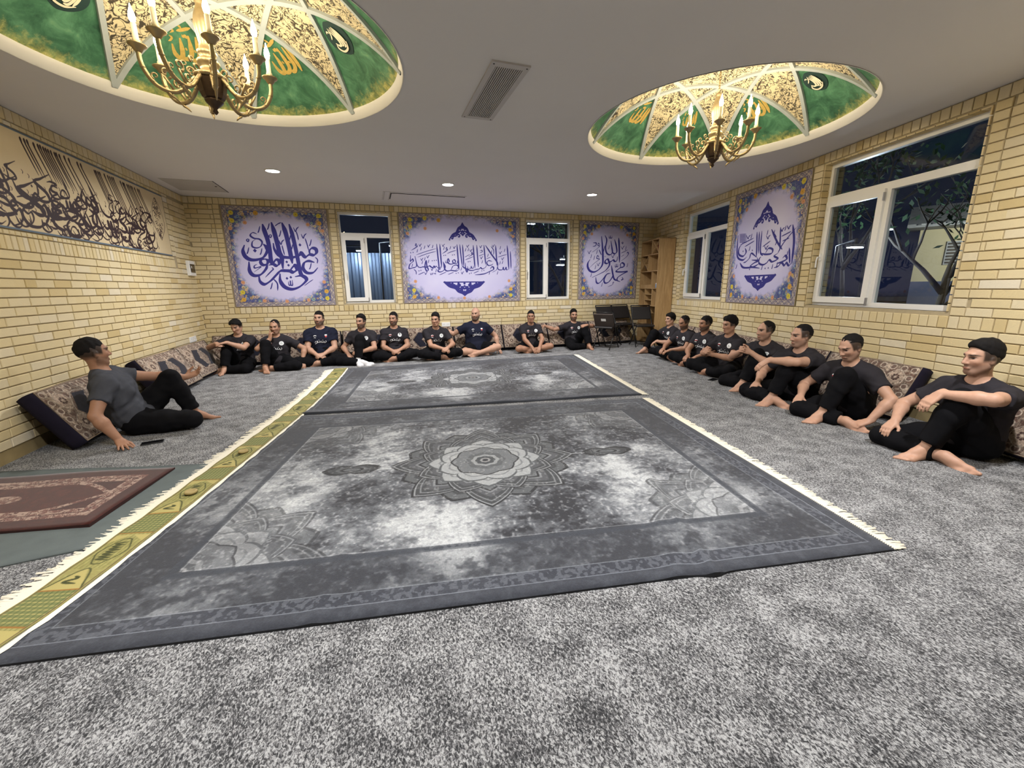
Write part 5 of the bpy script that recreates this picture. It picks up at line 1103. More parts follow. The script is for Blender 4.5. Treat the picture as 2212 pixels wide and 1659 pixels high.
# ------------------------------------------------------------------ people: smooth bodies grown from posed skeletons
A3 = lambda *q: np.array(q, np.float64)
def nrm(v): v = np.asarray(v,float); return v/(np.linalg.norm(v)+1e-12)
class Field:
    def __init__(s, lo, hi, h):
        s.h = h; s.lo = np.floor(np.asarray(lo)/h)*h; s.n = np.ceil((np.asarray(hi)-s.lo)/h).astype(int)+1
        s.D = np.full(s.n, .06, np.float32); s.ax = [(s.lo[i]+h*np.arange(s.n[i])).astype(np.float32) for i in range(3)]
    def reg(s, lo, hi):
        a = np.maximum(0, np.floor((lo-s.lo)/s.h).astype(int)); b = np.minimum(s.n, np.ceil((hi-s.lo)/s.h).astype(int)+1)
        if (b <= a).any(): return None
        return tuple(slice(a[i],b[i]) for i in range(3))
    def comb(s, sl, d, k, sub=False):
        D = s.D[sl]
        if sub:
            h = np.clip(.5-.5*(d+D)/k,0,1); s.D[sl] = D+(-d-D)*h+k*h*(1-h)
        else:
            h = np.clip(.5+.5*(d-D)/k,0,1); s.D[sl] = d+(D-d)*h-k*h*(1-h)
    def cone(s, a, b, ra, rb, k=.02, ax=None, flat=1.0, inflate=0.0, cut=None):
        """tapered capsule; ax+flat squash the section along axis ax; cut=(point,normal) keeps the side the normal points away from"""
        a = np.asarray(a,float); b = np.asarray(b,float); ra += inflate; rb += inflate; R = max(ra,rb)+k+.012
        sl = s.reg(np.minimum(a,b)-R, np.maximum(a,b)+R)
        if sl is None: return
        X = s.ax[0][sl[0]][:,None,None]-a[0]; Y = s.ax[1][sl[1]][None,:,None]-a[1]; Z = s.ax[2][sl[2]][None,None,:]-a[2]
        d = b-a
        if ax is not None:
            e = nrm(ax); f = 1/flat-1; q = X*e[0]+Y*e[1]+Z*e[2]; X = X+q*e[0]*f; Y = Y+q*e[1]*f; Z = Z+q*e[2]*f
            qd = d@e; d = d+qd*e*f
        L2 = d@d+1e-12; t = np.clip((X*d[0]+Y*d[1]+Z*d[2])/L2,0,1)
        r = np.sqrt((X-t*d[0])**2+(Y-t*d[1])**2+(Z-t*d[2])**2)-(ra+(rb-ra)*t)
        if ax is not None: r = r*(flat*.5+.5)
        if cut is not None:
            p,n = np.asarray(cut[0],float)-a, nrm(cut[1])
            X0 = s.ax[0][sl[0]][:,None,None]-a[0]; Y0 = s.ax[1][sl[1]][None,:,None]-a[1]; Z0 = s.ax[2][sl[2]][None,None,:]-a[2]
            r = np.maximum(r, (X0-p[0])*n[0]+(Y0-p[1])*n[1]+(Z0-p[2])*n[2])
        s.comb(sl, r.astype(np.float32), k)
    def ell(s, c, rad, R, k=.02, sub=False, inflate=0.0):
        """ellipsoid with axes = rows of R"""
        c = np.asarray(c,float); rad = np.asarray(rad,float)+inflate; m = rad.max()+k+.012
        sl = s.reg(c-m, c+m)
        if sl is None: return
        X = s.ax[0][sl[0]][:,None,None]-c[0]; Y = s.ax[1][sl[1]][None,:,None]-c[1]; Z = s.ax[2][sl[2]][None,None,:]-c[2]
        q1 = 0; q2 = 0
        for i in range(3):
            u = (X*R[i][0]+Y*R[i][1]+Z*R[i][2]); q1 = q1+(u/rad[i])**2; q2 = q2+(u/rad[i]**2)**2
        k0 = np.sqrt(q1); d = k0*(k0-1)/(np.sqrt(q2)+1e-9)
        s.comb(sl, d.astype(np.float32), k, sub)
    def plane_cut(s, p, n, k=.004):
        """removes everything on the side n points to"""
        p = np.asarray(p,float); n = nrm(n)
        d = (s.ax[0][:,None,None]-p[0])*n[0]+(s.ax[1][None,:,None]-p[1])*n[1]+(s.ax[2][None,None,:]-p[2])*n[2]
        s.D = np.maximum(s.D, d.astype(np.float32))
    def folds(s, amp, freq, seed, dirv=None):
        r = np.random.RandomState(seed); X = s.ax[0][:,None,None]; Y = s.ax[1][None,:,None]; Z = s.ax[2][None,None,:]
        w = 0
        for i in range(3):
            v = r.normal(size=3); v /= np.linalg.norm(v); ph = r.rand()*6.28; f = freq*r.uniform(.7,1.5)
            v2 = r.normal(size=3); v2 /= np.linalg.norm(v2)
            w = w+np.sin(f*(X*v[0]+Y*v[1]+Z*v[2])+ph+1.5*np.sin(f*.4*(X*v2[0]+Y*v2[1]+Z*v2[2])))
        s.D = s.D+(amp*w/2).astype(np.float32)
    def mesh(s):
        D = s.D; D[0]=D[-1]=.05; D[:,0]=D[:,-1]=.05; D[:,:,0]=D[:,:,-1]=.05
        ins = D < 0; n = D.shape
        cnt = np.zeros((n[0]-1,n[1]-1,n[2]-1), np.int8)
        for i in (0,1):
            for j in (0,1):
                for k in (0,1): cnt += ins[i:n[0]-1+i, j:n[1]-1+j, k:n[2]-1+k]
        act = (cnt > 0)&(cnt < 8); I,J,K = np.nonzero(act); nv = len(I)
        idx = np.full(act.shape,-1,np.int32); idx[I,J,K] = np.arange(nv)
        P = np.zeros((nv,3)); W = np.zeros(nv)
        cor = {(i,j,k): D[I+i,J+j,K+k].astype(np.float64) for i in (0,1) for j in (0,1) for k in (0,1)}
        for a,b in [((0,0,0),(1,0,0)),((0,1,0),(1,1,0)),((0,0,1),(1,0,1)),((0,1,1),(1,1,1)),((0,0,0),(0,1,0)),((1,0,0),(1,1,0)),((0,0,1),(0,1,1)),((1,0,1),(1,1,1)),((0,0,0),(0,0,1)),((1,0,0),(1,0,1)),((0,1,0),(0,1,1)),((1,1,0),(1,1,1))]:
            da,db = cor[a],cor[b]; x = (da < 0) != (db < 0); t = np.where(x, da/np.where(x,da-db,1), 0)
            A = np.array(a); B = np.array(b)
            P += np.where(x[:,None], A+(B-A)*t[:,None], 0); W += x
        P = P/W[:,None]+np.stack([I,J,K],1); V = P*s.h+s.lo
        F = []
        for ax in range(3):
            o1,o2 = [(1,2),(2,0),(0,1)][ax]
            sa = [slice(None)]*3; sb = [slice(None)]*3; sa[ax] = slice(0,-1); sb[ax] = slice(1,None)
            e = ins[tuple(sa)] != ins[tuple(sb)]; q = np.array(np.nonzero(e)).T
            flip = ins[tuple(sa)][e]
            q = q[:]; c = []
            ok = (q[:,o1] > 0)&(q[:,o2] > 0)&(q[:,o1] < n[o1]-1)&(q[:,o2] < n[o2]-1); q = q[ok]; flip = flip[ok]
            for d1,d2 in ((1,1),(0,1),(0,0),(1,0)):
                r = q.copy(); r[:,o1] -= d1; r[:,o2] -= d2; c.append(idx[r[:,0],r[:,1],r[:,2]])
            c = np.stack(c,1); c[~flip] = c[~flip][:,::-1]; F.append(c)
        return V, np.vstack(F)
def np_mesh(name, V, F, mats, attr=None):
    me = bpy.data.meshes.new(name); nv,nf = len(V),len(F)
    me.vertices.add(nv); me.vertices.foreach_set('co', V.astype(np.float32).ravel())
    me.loops.add(nf*4); me.loops.foreach_set('vertex_index', F.astype(np.int32).ravel())
    me.polygons.add(nf); me.polygons.foreach_set('loop_start', np.arange(0,nf*4,4,dtype=np.int32))
    try: me.polygons.foreach_set('loop_total', np.full(nf,4,np.int32))
    except Exception: pass
    me.polygons.foreach_set('use_smooth', np.ones(nf,bool)); me.update(calc_edges=True); me.validate()
    for m in mats: me.materials.append(m)
    if attr is not None:
        a = me.attributes.new('tint','FLOAT_COLOR','POINT'); c = np.ones((nv,4),np.float32); c[:,:3] = attr; a.data.foreach_set('color', c.ravel())
    return me
def keep_big(V, F):
    """drop stray islands"""
    lab = np.arange(len(V))
    for _ in range(400):
        m = lab[F].min(1); new = lab.copy(); np.minimum.at(new, F.ravel(), np.repeat(m,4)); new = new[new]
        if (new == lab).all(): break
        lab = new
    c = np.bincount(lab[F[:,0]], minlength=len(V)); b = c.argmax(); F = F[lab[F[:,0]] == b]
    u = np.unique(F); re = np.full(len(V),-1); re[u] = np.arange(len(u)); return V[u], re[F]
def tint_mat(name, rough, spec, sss=0):
    t = NT(name); a = t.n('ShaderNodeAttribute', attribute_name='tint'); p = t.coord()
    c = t.mix(t.math('MULTIPLY',t.noise(p,45,3),.45), a.outputs['Color'], (.72,.58,.52,1), 'MULTIPLY')
    return t.bsdf(c, rough, 0, spec, bump=t.noise(p,300,2), bstr=.08, bdist=.002)
M['skin'] = tint_mat('skin',.52,.35)
def cloth(name, col, var=.25):
    t = NT(name); p = t.coord(); f = t.noise(p,14,3); w = t.noise(p,420,1)
    c = t.mix(f, tuple(q*(1-var) for q in col[:3])+(1,), tuple(q*(1+var) for q in col[:3])+(1,))
    return t.bsdf(c,.9,0,.12,bump=w,bstr=.2,bdist=.002)
M['tee'] = cloth('charcoal_jersey', srgb(44,42,46)); M['navy_tee'] = cloth('navy_jersey', srgb(30,33,48)); M['grey_tee'] = cloth('slate_jersey', srgb(68,70,77)); M['trousers'] = cloth('black_trousers', srgb(14,14,17))
M['hair'] = flat('black_hair',(.009,.008,.008,1),.75,spec=.12,var=.4,vscale=60,bstr=.6,bscale=500)
M['sock'] = flat('white_sock',srgb(210,210,212),.9,var=.06,vscale=40,bstr=.3,bscale=300)
M['print_white'] = flat('white_print',srgb(225,226,228),.6); M['print_red'] = flat('red_print',srgb(176,52,50),.6); M['print_green'] = flat('grey_green_print',srgb(120,140,130),.6)
M['strap'] = flat('watch_strap',(.015,.015,.016,1),.5)
def ik(a, c, l1, l2, pole):
    a,c,pole = map(lambda v: np.asarray(v,float),(a,c,pole)); d = c-a; L = np.linalg.norm(d)
    mx = (l1+l2)*.998
    if L > mx: c = a+d*mx/L; d = c-a; L = mx
    mn = abs(l1-l2)+.02
    if L < mn: c = a+d*mn/(L+1e-9); d = c-a; L = mn
    u = d/L; x = (l1*l1-l2*l2+L*L)/(2*L); h = math.sqrt(max(0,l1*l1-x*x)); v = (pole-a); v = v-(v@u)*u; v = nrm(v)
    return a+u*x+v*h, c
def hand(fd, wrist, direc, palm_n, side, curl, spread=.10, sc=1.0, thumb=.5, inf=0):
    """palm plus five fingers; palm_n points out of the palm; side=+1 left hand"""
    d = nrm(direc); n = np.asarray(palm_n,float); n = nrm(n-(n@d)*d); s = np.cross(d,n)*(-side)   # s points to the thumb side
    w = np.asarray(wrist,float); fd.cone(w-d*.02,w+d*.02,.027*sc,.026*sc,.012,n,.72)
    pe = w+d*.085*sc
    for o,r in ((.026,.0155),(.008,.016),(-.010,.0155),(-.027,.0145)): fd.cone(w+d*.018*sc+s*o*.75*sc, pe+s*o*sc, .0165*sc, r*sc*.82, .010)
    for i,(o,L,r) in enumerate(((.028,.070,.0092),(.0095,.078,.0095),(-.009,.073,.0092),(-.027,.058,.0084))):
        p = pe+s*o*sc; dd = nrm(d+s*(o/.028)*spread*.5); c = curl*(1+.10*i) if not isinstance(curl,(list,tuple)) else curl[i]; a = 0
        for j,f in enumerate((.45,.32,.23)):
            a += c*(.62 if j == 0 else .85 if j == 1 else .6); q = nrm(dd*math.cos(a)+n*math.sin(a)); e = p+q*L*f*sc
            fd.cone(p,e,r*sc*(1-.06*j),r*sc*(.95-.10*j),.004); p = e
    p = w+d*.022*sc+s*.022*sc+n*.006; q = nrm(d*.62+s*.72+n*thumb*.5); e = p+q*.042*sc; fd.cone(p,e,.0145*sc,.0115*sc,.010); q2 = nrm(d*.9+s*.25+n*thumb*.6); e2 = e+q2*.030*sc; fd.cone(e,e2,.0112*sc,.0102*sc,.004); fd.cone(e2,e2+nrm(q2+n*.3*thumb)*.024*sc,.0100*sc,.0082*sc,.004)
def foot(fd, ankle, toe, up, side, sc=1.0, k=.012, inf=0.0, toes=True):
    """toe: direction of the toes, up: out of the instep; side=+1 left foot (big toe on the right)"""
    t = nrm(toe); u = np.asarray(up,float); u = nrm(u-(u@t)*t); m = np.cross(t,u)*side  # medial direction
    a = np.asarray(ankle,float); heel = a-t*.052*sc-u*.042*sc; bi = a+t*.130*sc-u*.056*sc+m*.022*sc; bo = a+t*.108*sc-u*.060*sc-m*.026*sc
    fd.cone(a,heel,.036*sc,.032*sc,k*1.5,inflate=inf); fd.cone(a+u*.01,a+t*.06*sc-u*.022*sc+m*.008,.036*sc,.031*sc,k*1.5,inflate=inf)
    fd.cone(a+t*.03*sc-u*.01*sc,bi,.032*sc,.021*sc,k*1.5,inflate=inf); fd.cone(a+t*.03*sc-u*.03*sc-m*.01*sc,bo,.029*sc,.018*sc,k*1.5,inflate=inf); fd.cone(bi,bo,.021*sc,.018*sc,k*1.5,inflate=inf); fd.cone(heel,bo,.027*sc,.018*sc,k*1.5,inflate=inf)
    if toes:
        for i,(f,L,r) in enumerate(((.0,.058,.0145),(.30,.052,.0105),(.55,.046,.0098),(.78,.040,.0092),(1.0,.034,.0090))):
            p = bi*(1-f)+bo*f; fd.cone(p+t*.004,p+t*L*sc-u*.004*sc,r*sc*1.05,r*sc*.92,.004,inflate=inf)
    else: fd.cone(bi+t*.045*sc,bo+t*.03*sc,.019*sc,.016*sc,k*2,inflate=inf); fd.cone(bi,bi+t*.045*sc,.02*sc,.018*sc,k*2,inflate=inf); fd.cone(bo,bo+t*.03*sc,.018*sc,.016*sc,k*2,inflate=inf)
SKIN = {'light':(.49,.295,.205),'mid':(.42,.240,.158),'tan':(.36,.195,.122),'pale':(.55,.34,.25)}
def person(pos, yaw, label, lean=0.0, side_lean=0.0, twist=0.0, head=(0,0), legs=None, arms=None, hair='short', beard='stubble', tee='tee', bottoms='trousers', skin='mid', size=1.0, bulk=1.0, vox=.0085, prints=True, socks=False, shift=(0,0), headtilt=0.0, watch=None, seed=0, hipz=.115, slouch=.0):
    """local frame: x forward, y to the person's left, z up; the pelvis sits over the origin"""
    S = size; cy,sy = math.cos(yaw),math.sin(yaw)
    hip = A3(shift[0],shift[1],hipz*S)
    # spine
    F0 = A3(1,0,0); L0 = A3(0,1,0); Z0 = A3(0,0,1)
    up = nrm(A3(math.sin(lean),math.sin(side_lean),math.cos(lean)*math.cos(side_lean)))
    tf = nrm(A3(math.cos(twist),math.sin(twist),0)); tl = nrm(np.cross(up,tf)); tf = nrm(np.cross(tl,up))
    u2 = nrm(up*1.0+tf*.10); 
    waist = hip+up*(.16-slouch*.35)*S-tf*(.012+slouch*.3); chest = hip+up*(.335-slouch*.7)*S-tf*slouch*.15; nb = hip+up*(.50-slouch)*S+tf*(.005+slouch*.2); 
    nk = nb+nrm(up+tf*.22)*.075*S; hc = nk+nrm(up+tf*.30+Z0*.3)*.120*S
    hy,hp = head; hf = nrm(A3(math.cos(twist+hy),math.sin(twist+hy),0)*math.cos(hp)+Z0*math.sin(hp)); hu = nrm(Z0-(Z0@hf)*hf); hl = np.cross(hu,hf)
    if headtilt: ct,st_ = math.cos(headtilt),math.sin(headtilt); hu,hl = nrm(hu*ct+hl*st_), nrm(hl*ct-hu*st_)
    RT = np.stack([tf,tl,up]); RH = np.stack([hf,hl,hu])
    sh = {}
    for sd,nm in ((1,'L'),(-1,'R')): sh[nm] = nb-up*.048*S+tl*sd*.172*S*(.6+.4*bulk)+tf*.006
    lo = hip-A3(.75,.75,hipz*S+.012); hi = hip+A3(.95,.75,.92*S)
    J = {}
    for nm,sd in (('L',1),('R',-1)):
        g = legs[nm]; h = hip+A3(.0,sd*.088*S,0)+0*up; kn,an = ik(h, A3(*g['ankle']), .425*S, .405*S, A3(*g['knee'])); J['hip'+nm],J['knee'+nm],J['ank'+nm] = h,kn,an
        a = arms[nm]; tgt = A3(*a['hand']); el,wr = ik(sh[nm], tgt, .285*S, .252*S, A3(*a['elbow'])); J['el'+nm],J['wr'+nm] = el,wr
    pts = np.array(list(J.values())+[hc+hu*.16,sh['L'],sh['R'],hip]); lo = pts.min(0)-.24; hi = pts.max(0)+.24; lo[2] = -.02
    def torso(fd, inf, full):
        fd.ell(hip+A3(0,0,.005),(.115*S*(.7+.3*bulk),.172*S*(.6+.4*bulk),.118*S),np.eye(3),.05,inflate=inf)
        fd.cone(hip+up*.04,waist,.158*S*bulk,.150*S*bulk,.05,tf,.74,inf); fd.cone(waist,chest,.150*S*bulk,.168*S*(.5+.5*bulk),.05,tf,.70,inf)
        fd.cone(chest+tl*.065*S+tf*.02,chest-tl*.065*S+tf*.02,.112*S*bulk**.5,.112*S*bulk**.5,.05,inflate=inf)
        fd.cone(chest+up*.05*S+tl*.07*S,nb-up*.055*S+tl*.05*S,.108*S*bulk**.5,.085*S,.05,tf,.85,inf); fd.cone(chest+up*.05*S-tl*.07*S,nb-up*.055*S-tl*.05*S,.108*S*bulk**.5,.085*S,.05,tf,.85,inf)
        for nm,sd in (('L',1),('R',-1)):
            fd.cone(nb+up*.020*S+tl*sd*.035*S,sh[nm]-up*.002,.046*S,.050*S*bulk,.045,inflate=inf); fd.ell(sh[nm]+tl*sd*.002-up*.014,(.058*S*bulk**.7,.054*S*bulk**.7,.062*S),RT,.03,inflate=inf)
    def arm(fd, inf, frac, endk=.02):
        for nm,sd in (('L',1),('R',-1)):
            a,e,w = sh[nm],J['el'+nm],J['wr'+nm]; b = bulk**.6
            if frac <= 1: 
                q = a+(e-a)*frac; fd.cone(a,a+(e-a)*(frac+.15),.058*S*b,.052*S*b,.03,inflate=inf,cut=(q,e-a)); continue
            m = a+(e-a)*.45; fd.cone(a,m,.056*S*b,.051*S*b,.02); fd.cone(m,e,.051*S*b,.041*S,.02); f = e+(w-e)*.28; fd.cone(e,f,.041*S,.044*S*b,.02); fd.cone(f,w,.044*S*b,.0275*S,.02)
    def leg(fd, inf, f1, f2):
        for nm,sd in (('L',1),('R',-1)):
            h,k_,an = J['hip'+nm],J['knee'+nm],J['ank'+nm]; b = bulk**.5
            if f1 < 1: q = h+(k_-h)*f1; fd.cone(h,h+(k_-h)*(f1+.1),.094*S*b,.074*S*b,.035,inflate=inf,cut=(q,k_-h)); continue
            fd.cone(h,h+(k_-h)*.5,.096*S*b,.080*S*b,.04,inflate=inf); fd.cone(h+(k_-h)*.5,k_,.080*S*b,.060*S,.03,inflate=inf)
            c = k_+(an-k_)*.30
            if f2 >= 1: fd.cone(k_,c,.058*S,.058*S*b,.03,inflate=inf); fd.cone(c,k_+(an-k_)*.85,.058*S*b,.037*S,.03,inflate=inf); fd.cone(k_+(an-k_)*.8,an,.037*S,.034*S,.02,inflate=inf)
            else:
                q = k_+(an-k_)*f2; fd.cone(k_,c,.060*S,.060*S*b,.03,inflate=inf); fd.cone(c,k_+(an-k_)*min(1,f2+.12),.060*S*b,.050*S,.03,inflate=inf,cut=(q,an-k_))
    # ---- body
    fd = Field(lo,hi,vox); torso(fd,0,True); arm(fd,0,2); leg(fd,0,1,1)
    fd.cone(nb-up*.01,nk+nrm(hc-nk)*.05,.060*S*bulk**.6,.055*S*bulk**.4,.025,inflate=0)
    HC = hc; s_ = S*(.96+.04*bulk)
    hp_ = lambda x,y,z: HC+(hf*x+hl*y+hu*z)*s_
    fd.ell(hp_(-.012,0,.030),(.096*s_,.076*s_,.092*s_),RH,.02); fd.ell(hp_(.018,0,-.022),(.072*s_,.064*s_,.090*s_),RH,.025)
    fd.cone(hp_(.058,.018,-.088),hp_(.058,-.018,-.088),.022*s_,.022*s_,.02); 
    for sd in (1,-1): fd.cone(hp_(.0,sd*.056,-.045),hp_(.052,sd*.022,-.088),.020*s_,.020*s_,.02); fd.ell(hp_(.058,sd*.034,-.012),(.022*s_,.022*s_,.018*s_),RH,.02); fd.ell(hp_(-.008,sd*.079,-.004),(.020*s_,.008*s_,.031*s_),RH,.006); fd.ell(hp_(.090,sd*.030,.014),(.016*s_,.017*s_,.011*s_),RH,.010,True)
    fd.cone(hp_(.082,.026,.036),hp_(.082,-.026,.036),.012*s_,.012*s_,.016); fd.cone(hp_(.086,0,.022),hp_(.106,0,-.022),.0085*s_,.0125*s_,.010); fd.cone(hp_(.094,.012,-.026),hp_(.094,-.012,-.026),.0085*s_,.0085*s_,.008)
    fd.cone(hp_(.084,.018,-.060),hp_(.084,-.018,-.060),.0085*s_,.0085*s_,.008)
    for nm,sd in (('L',1),('R',-1)):
        a = arms[nm]; g = legs[nm]; fw = J['wr'+nm]-J['el'+nm]
        hand(fd, J['wr'+nm], A3(*a['dir']) if 'dir' in a else fw, A3(*a.get('palm',(0,0,-1))), sd, a.get('curl',.5), a.get('spread',.1), S*1.02, a.get('thumb',.5))
        foot(fd, J['ank'+nm], A3(*g['toe']), A3(*g.get('up',(0,0,1))), sd, S)
    V,F = fd.mesh(); V,F = keep_big(V,F)
    # colours: skin, brows, eyes, lips, stubble
    base = np.array(SKIN[skin]); T = np.tile(base,(len(V),1)); Q = (V-HC)@RH.T/s_; x,y,z = Q.T
    hd = (np.abs(y) < .1)&(z > -.125)&(z < .14)&(np.linalg.norm(V-HC,axis=1) < .17)
    def put(m, c, f=1.0):
        m = np.where(hd,m,0)[:,None]*f; T[:] = T*(1-m)+np.array(c)*m
    sm = lambda v: np.clip(v,0,1)
    red = base*np.array((1.12,.80,.78)); put(sm(1-np.abs(np.abs(y)-.045)/.03)*sm(1-np.abs(z+.028)/.03)*(x > .03), red, .35)
    bcol = np.array((.030,.022,.018))
    if beard != 'none':
        lim = {'stubble':.42,'short':.86,'full':.9}[beard]
        jaw = sm(((-.030-np.clip(.055-x,0,.08)*-.35)-z)/.016)*(x > -.012)*sm((.115+z)/.02); jaw = jaw*(1-sm(1-((y/.024)**2+((z+.061)/.012)**2))*(x > .06))
        must = sm(1-((y/.030)**2+((z+.044)/.009)**2)**2)*(x > .07); put(np.maximum(jaw,must*.9), bcol*1.5 if beard != 'full' else np.array((.075,.042,.026)), lim)
        put(sm((-.01-z)/.03)*sm((x+.03)/.02)*sm((.02-x)/.02)*(np.abs(y) > .045)*(z > -.06), bcol*1.6, lim*.7)
    put(sm(1.4-((y/.022)**2+((z+.061)/.0075)**2))*(x > .07), base*np.array((.85,.55,.55)), .8)
    for sd in (1,-1):
        put(sm(1.5-(((y-sd*.031)/.015)**2+((z-.011)/.0055)**2))*(x > .05),(.24,.20,.18),.85); put(sm(1.5-(((y-sd*.031)/.0075)**2+((z-.011)/.0065)**2))*(x > .05),(.014,.010,.009)); put(sm(1.5-(((y-sd*.031)/.020)**2+((z-.0185)/.0045)**2))*(x > .05),(.02,.014,.012),.9)
        put(sm(1.6-(((y-sd*.034)/.024)**2+((z-.034-.06*(np.abs(y)-.03)*-1)/.0065)**2))*(x > .04), bcol,.95)
    if hair != 'bald':   # dark scalp tint under the hair / fade
        side = sm((z+.014+.10*np.clip(x,0,.06))/.020)*sm((.046-x)/.010)*(np.abs(y) > .02); back = sm((.0-x)/.02)*sm((z+.05)/.035); put(np.maximum(side,back), bcol*.45,.93)
    else: put(sm((z+.02)/.05)*sm((-.0-x)/.06), base*.8,.35)
    # finger and toe tips a little pinker
    for nm in 'LR':
        d1 = np.linalg.norm(V-(J['ank'+nm]+nrm(A3(*legs[nm]['toe']))*.12*S),axis=1); f = sm(1-d1/.12)[:,None]*.2; T = T*(1-f)+(base*np.array((1.06,.92,.88)))*f
    me = np_mesh('person', V, F, [M['skin']], T)
    o = link(bpy.data.objects.new('person', me)); tag(o, label, 'person', 'men sitting around the room'); o.location = pos; o.rotation_euler = (0,0,yaw)
    def child(nm, V, F, mat): c = link(bpy.data.objects.new(nm, np_mesh(nm,V,F,[mat]))); c.parent = o; return c
    vc = max(.0085,vox)
    # ---- t-shirt
    fd = Field(lo,hi,vc); torso(fd,.013,False); arm(fd,.016,.60); fd.plane_cut(hip-up*.035*S, -up)
    neck = Field(lo,hi,vc) if False else None
    sl = fd.reg(nb-.12,nb+.14); fd.cone(nb-up*.0,nb+up*.02,.03,.03,.01)
    fd.folds(.0055,34,seed); fd.folds(.003,80,seed+5)
    # neck opening
    fd.ell(nb+up*.055*S+tf*.045,(.066*S,.070*S,.050*S),RT,.010,True)
    Vt,Ft = keep_big(*fd.mesh()); tm = child('t_shirt',Vt,Ft,M[tee])
    # collar ring
    # ---- bottoms
    fd = Field(lo,hi,vc)
    fd.ell(hip+A3(0,0,.005),(.118*S*(.7+.3*bulk),.175*S*(.6+.4*bulk),.120*S),np.eye(3),.05,inflate=.010); fd.cone(hip+up*.03,hip+up*.09*S,.155*S*bulk,.150*S*bulk,.04,tf,.74,.006)
    if bottoms == 'shorts': leg(fd,.016,.78,0)
    else: leg(fd,.015,1,.86)
    fd.folds(.004,30,seed+9); fd.folds(.0025,70,seed+3)
    sl = fd.reg(np.array([-9,-9,-1.]),np.array([9,9,.004])); 
    if sl is not None: fd.D[sl] = np.maximum(fd.D[sl],.002)
    Vb,Fb = keep_big(*fd.mesh()); child('shorts' if bottoms == 'shorts' else 'trousers',Vb,Fb,M['trousers'])
    # ---- socks
    if socks:
        for nm,sd in (('L',1),('R',-1)):
            a = J['ank'+nm]; fd = Field(a-.26,a+.26,.008); foot(fd,a,A3(*legs[nm]['toe']),A3(*legs[nm].get('up',(0,0,1))),sd,S,.014,.006,False); kn = J['knee'+nm]; fd.cone(a,a+nrm(kn-a)*.11,.040,.045,.02,cut=(a+nrm(kn-a)*.09,kn-a)); Vs,Fs = keep_big(*fd.mesh()); child('sock',Vs,Fs,M['sock'])
    # ---- hair
    if hair != 'bald':
        vh = min(.006,vox); fd = Field(HC-.17,HC+.17,vh); g = {'short':.007,'crop':.003,'thick':.016,'quiff':.013,'bowl':.016,'side':.012}[hair]
        fh = {'bowl':(.004,.040),'thick':(-.012,.044),'quiff':(-.020,.050),'side':(-.018,.048),'short':(-.020,.044),'crop':(-.022,.040)}[hair]
        wide = hair in ('bowl','thick','side'); fd.ell(hp_(fh[0],0,fh[1]),((.097+g*.6 if wide else .094+g*.45)*s_,(.0745+g*.7 if wide else .0735+g*.28)*s_,(.088+g)*s_),RH,.02)
        if hair in ('quiff','side'): fd.cone(hp_(.040,.026,.104),hp_(.048,-.022,.108),.018*s_,.020*s_,.035); fd.ell(hp_(-.008,0,.092),(.070*s_,.056*s_,.044*s_),RH,.03)
        if hair == 'thick': fd.ell(hp_(.002,0,.085),(.088*s_,.076*s_,.056*s_),RH,.03)
        if hair == 'bowl': fd.ell(hp_(.016,0,.064),(.088*s_,.084*s_,.064*s_),RH,.02)
        fd.plane_cut(hp_(-.03,0,-.004 if hair not in ('crop','quiff') else .012), nrm(hf*.62-hu*.78)); fd.plane_cut(hp_(-.08,0,-.058 if hair != 'crop' else -.03), -hu)
        if hair == 'bowl': fd.plane_cut(hp_(.07,0,.040), nrm(hf*.35-hu))
        fd.folds(.0022,130,seed+2)
        try: Vh,Fh = keep_big(*fd.mesh()); child('hair',Vh,Fh,M['hair'])
        except Exception: pass
    if beard == 'full':
        fd = Field(HC-.17,HC+.17,min(.006,vox)); g = .008 if beard == 'full' else .0012
        fd.cone(hp_(.060,.018,-.092),hp_(.060,-.018,-.092),(.022+g)*s_,(.022+g)*s_,.02)
        for sd in (1,-1): fd.cone(hp_(.004,sd*.054,-.045),hp_(.052,sd*.024,-.088),(.021+g)*s_,(.022+g)*s_,.02)
        fd.cone(hp_(.082,.024,-.048),hp_(.082,-.024,-.048),.0075*s_,.0075*s_,.008); fd.ell(hp_(.09,0,-.061),(.03,.022,.008),RH,.006,True)
        fd.plane_cut(hp_(0,0,-.040),hu) if beard == 'full' else fd.plane_cut(hp_(0,0,-.043),hu)
        try: Vh,Fh = keep_big(*fd.mesh()); c = child('beard',Vh,Fh,M['beard_brown'] if beard == 'full' else M['hair'])
        except Exception: pass
    # ---- prints on the shirt, laid onto its surface
    bv = BVHTree.FromPolygons([tuple(v) for v in Vt], [tuple(int(i) for i in f) for f in Ft])
    def stick(u, v, off):
        p = chest+tl*u*S+up*v*S; r0 = p+tf*.35
        hit = bv.ray_cast(Vector(r0), Vector(-tf), .6)
        q = hit[0] if hit[0] is not None else Vector(p+tf*.12)
        return Vector(q)+Vector(tf)*off
    def patch(nm, quads, mat, off=.0025, par=tm):
        m = MB()
        for q in quads: m.add([stick(u,v,off) for u,v in q],[tuple(range(len(q)))])
        c = m.build(nm, mat, par); return c
    def rib(strokes, w):
        out = []
        for st in strokes:
            pp = spline([np.array(p) for p in st],4)
            for i in range(len(pp)-1):
                d = pp[i+1]-pp[i]; nn = np.array([-d[1],d[0]])/(np.linalg.norm(d)+1e-9)*w/2; out.append([tuple(pp[i]-nn),tuple(pp[i+1]-nn),tuple(pp[i+1]+nn),tuple(pp[i]+nn)])
        return out
